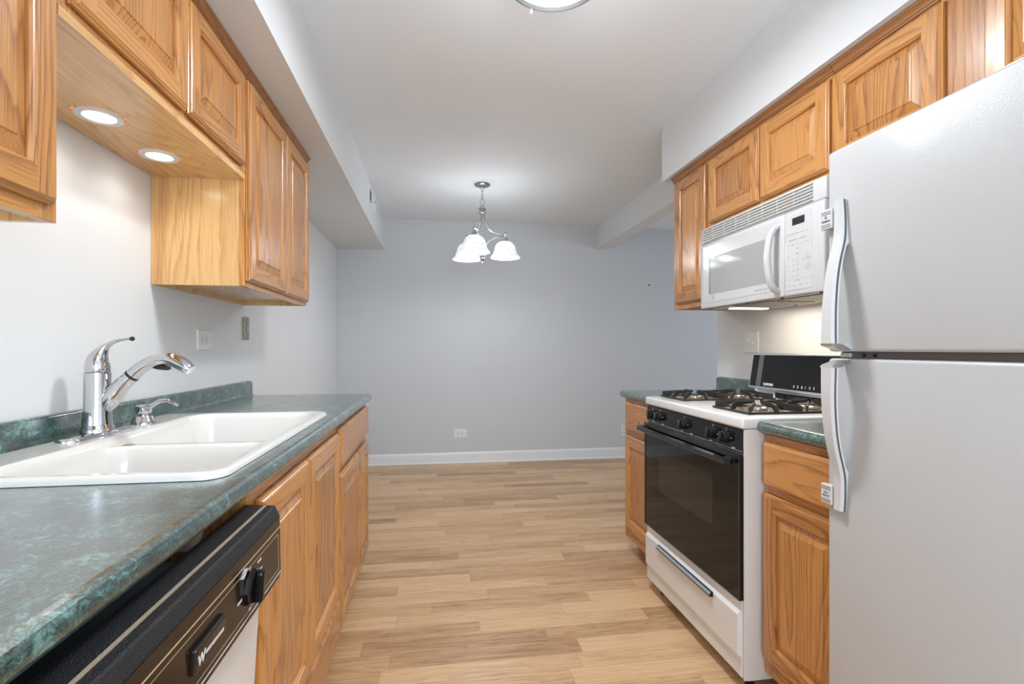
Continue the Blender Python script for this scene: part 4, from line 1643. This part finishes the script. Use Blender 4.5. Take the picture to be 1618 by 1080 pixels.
def wbox(m, f, a0, a1, z0, z1, d0, d1, bev=0.0, mi=0):
    p, q = f(a0, z0, d0), f(a1, z1, d1)
    m.box(min(p[0], q[0]), max(p[0], q[0]), min(p[1], q[1]), max(p[1], q[1]), min(p[2], q[2]), max(p[2], q[2]), bev, 2, mi)


def plate(m, f, a, z, w, h, d=0.006):
    pts = lambda ww, hh, dd: [f(a - ww / 2, z - hh / 2, dd), f(a + ww / 2, z - hh / 2, dd), f(a + ww / 2, z + hh / 2, dd), f(a - ww / 2, z + hh / 2, dd)]
    m.loft([pts(w, h, 0.0004), pts(w, h, d * 0.35), pts(w - 0.007, h - 0.007, d)])


def outlet(name, label, wall, a, z, w, h, horizontal, dirn=1):
    f = frame_for(wall)
    t = thing(name, label, 'outlet', f(a, z - h / 2, 0.0), 'white duplex wall outlets')
    m = MB()
    plate(m, f, a, z, w, h)
    m.build('cover_plate', 'plastic_white', t)
    for s in (-1, 1):
        ca, cz = (a + s * 0.0195, z) if horizontal else (a, z + s * 0.0195)
        m = MB()
        n = 24
        hw, hh = (0.0135, 0.0165) if horizontal else (0.0165, 0.0135)
        ring = lambda sc_, dd: [f(ca + hw * sc_ * cos(2 * pi * k / n), cz + hh * sc_ * sin(2 * pi * k / n), dd) for k in range(n)]
        m.loft([ring(1, 0.0055), ring(1, 0.0078), ring(0.92, 0.0082)])
        so = m.build('socket', 'plastic_white', t)
        m = MB()
        for q in (-1, 1):
            if horizontal:
                wbox(m, f, ca - 0.004, ca + 0.004, cz + q * 0.0065 - 0.0012, cz + q * 0.0065 + 0.0012, 0.0080, 0.0085)
            else:
                wbox(m, f, ca + q * 0.0065 - 0.0012, ca + q * 0.0065 + 0.0012, cz - 0.001, cz + 0.007, 0.0080, 0.0085)
        if horizontal:
            wbox(m, f, ca - 0.0105, ca - 0.006, cz - 0.0025, cz + 0.0025, 0.0080, 0.0085)
        else:
            wbox(m, f, ca - 0.0025, ca + 0.0025, cz - 0.0105, cz - 0.006, 0.0080, 0.0085)
        ro = MB()
        ro.tube([f(ca + hw * 1.06 * cos(2 * pi * k / n), cz + hh * 1.06 * sin(2 * pi * k / n), 0.0060) for k in range(n)], 0.0009, 5, closed=True)
        ro.build('gap', 'print_grey', so)
        m.build('slots', 'dark_hole', so)


outlet('wall_outlet', 'white horizontal outlet above the backsplash on the left wall', 'left', 2.283, 1.187, 0.128, 0.086, True)
outlet('wall_outlet', 'white horizontal outlet low on the grey back wall', 'back', 0.250, 0.299, 0.130, 0.085, True)
outlet('wall_outlet', 'white outlet on the back wall half hidden behind the far base cabinet', 'back', 1.983, 0.283, 0.078, 0.118, False)

# uncovered grey switch strap
f = frame_for('left')
t = thing('light_switch', 'grey metal switch without a cover plate on the left wall under the tall cabinet', 'switch', f(2.741, 1.2, 0.0))
m = MB()
wbox(m, f, 2.712, 2.770, 1.200, 1.308, 0.0004, 0.004, 0.001)
m.build('wall_box', 'brass_metal', t)
m = MB()
wbox(m, f, 2.711, 2.780, 1.198, 1.312, 0.006, 0.011, 0.0015)
wbox(m, f, 2.722, 2.768, 1.215, 1.295, 0.003, 0.0065)
m.build('strap', 'galvanised', t)
m = MB()
wbox(m, f, 2.738, 2.754, 1.246, 1.264, 0.0105, 0.018, 0.002)
m.build('toggle', 'brass_metal', t)
for z in (1.206, 1.304, 1.230, 1.285):
    m = MB()
    wbox(m, f, 2.7415, 2.7505, z - 0.004, z + 0.004, 0.0105, 0.0122, 0.001)
    m.build('screw', 'grey_strip', t)

# double switch on right wall
f = frame_for('right')
t = thing('light_switch', 'white double toggle switch on the right wall above the stove back', 'switch', f(2.465, 1.128, 0.0))
m = MB()
plate(m, f, 2.465, 1.186, 0.122, 0.116)
m.build('cover_plate', 'plastic_white', t)
for k, a in enumerate((2.488, 2.442)):
    m = MB()
    wbox(m, f, a - 0.005, a + 0.005, 1.174, 1.198, 0.0055, 0.0070)
    zt_ = 1.192 if k == 0 else 1.180
    wbox(m, f, a - 0.0038, a + 0.0038, zt_ - 0.005, zt_ + 0.005, 0.006, 0.018, 0.0015)
    tg = m.build('toggle', 'plastic_white', t)
for a in (2.488, 2.442):
    for z in (1.156, 1.216):
        m = MB()
        wbox(m, f, a - 0.0025, a + 0.0025, z - 0.0025, z + 0.0025, 0.0055, 0.0068, 0.001)
        m.build('screw', 'satin_metal', t)

# small dark hole / anchor in the back wall
tag(MB().lathe([(0.001, 0.0), (0.009, 0.0), (0.009, -0.002), (0.001, -0.003)], (2.262, YB, 1.834), axis='y', seg=14).build('wall_anchor', 'dark_hole'),
    'tiny black anchor in the grey back wall under the beam', 'wall anchor')

# air register on left soffit
XV = -0.503
t = thing('air_vent', 'white air register with dark opening on the left soffit', 'vent', (XV, 4.14, 2.26))
m = MB()
va, vb, vz0, vz1 = 3.95, 4.33, 2.265, 2.405
pts = lambda i, d: [(XV + d, va + i, vz0 + i), (XV + d, vb - i, vz0 + i), (XV + d, vb - i, vz1 - i), (XV + d, va + i, vz1 - i)]
m.loft([pts(0, 0.0005), pts(0, 0.003), pts(0.006, 0.007), pts(0.022, 0.007), pts(0.024, 0.004)], cap=False)
m.build('vent_frame', 'trim_white', t)
m = MB()
m.box(XV + 0.0006, XV + 0.002, va + 0.02, va + 0.185, vz0 + 0.02, vz1 - 0.02)
m.build('opening', 'dark_hole', t)
m = MB()
m.box(XV + 0.0006, XV + 0.005, va + 0.185, vb - 0.02, vz0 + 0.02, vz1 - 0.02, 0.001)
for k in range(5):
    z = vz0 + 0.032 + k * 0.019
    m.box(XV + 0.002, XV + 0.0045, va + 0.022, va + 0.183, z - 0.0012, z + 0.0012)
m.build('damper', 'trim_white', t)
m = MB()
m.box(XV + 0.004, XV + 0.012, vb - 0.045, vb - 0.038, 2.350, 2.358, 0.001)
m.build('lever', 'grey_strip', t)
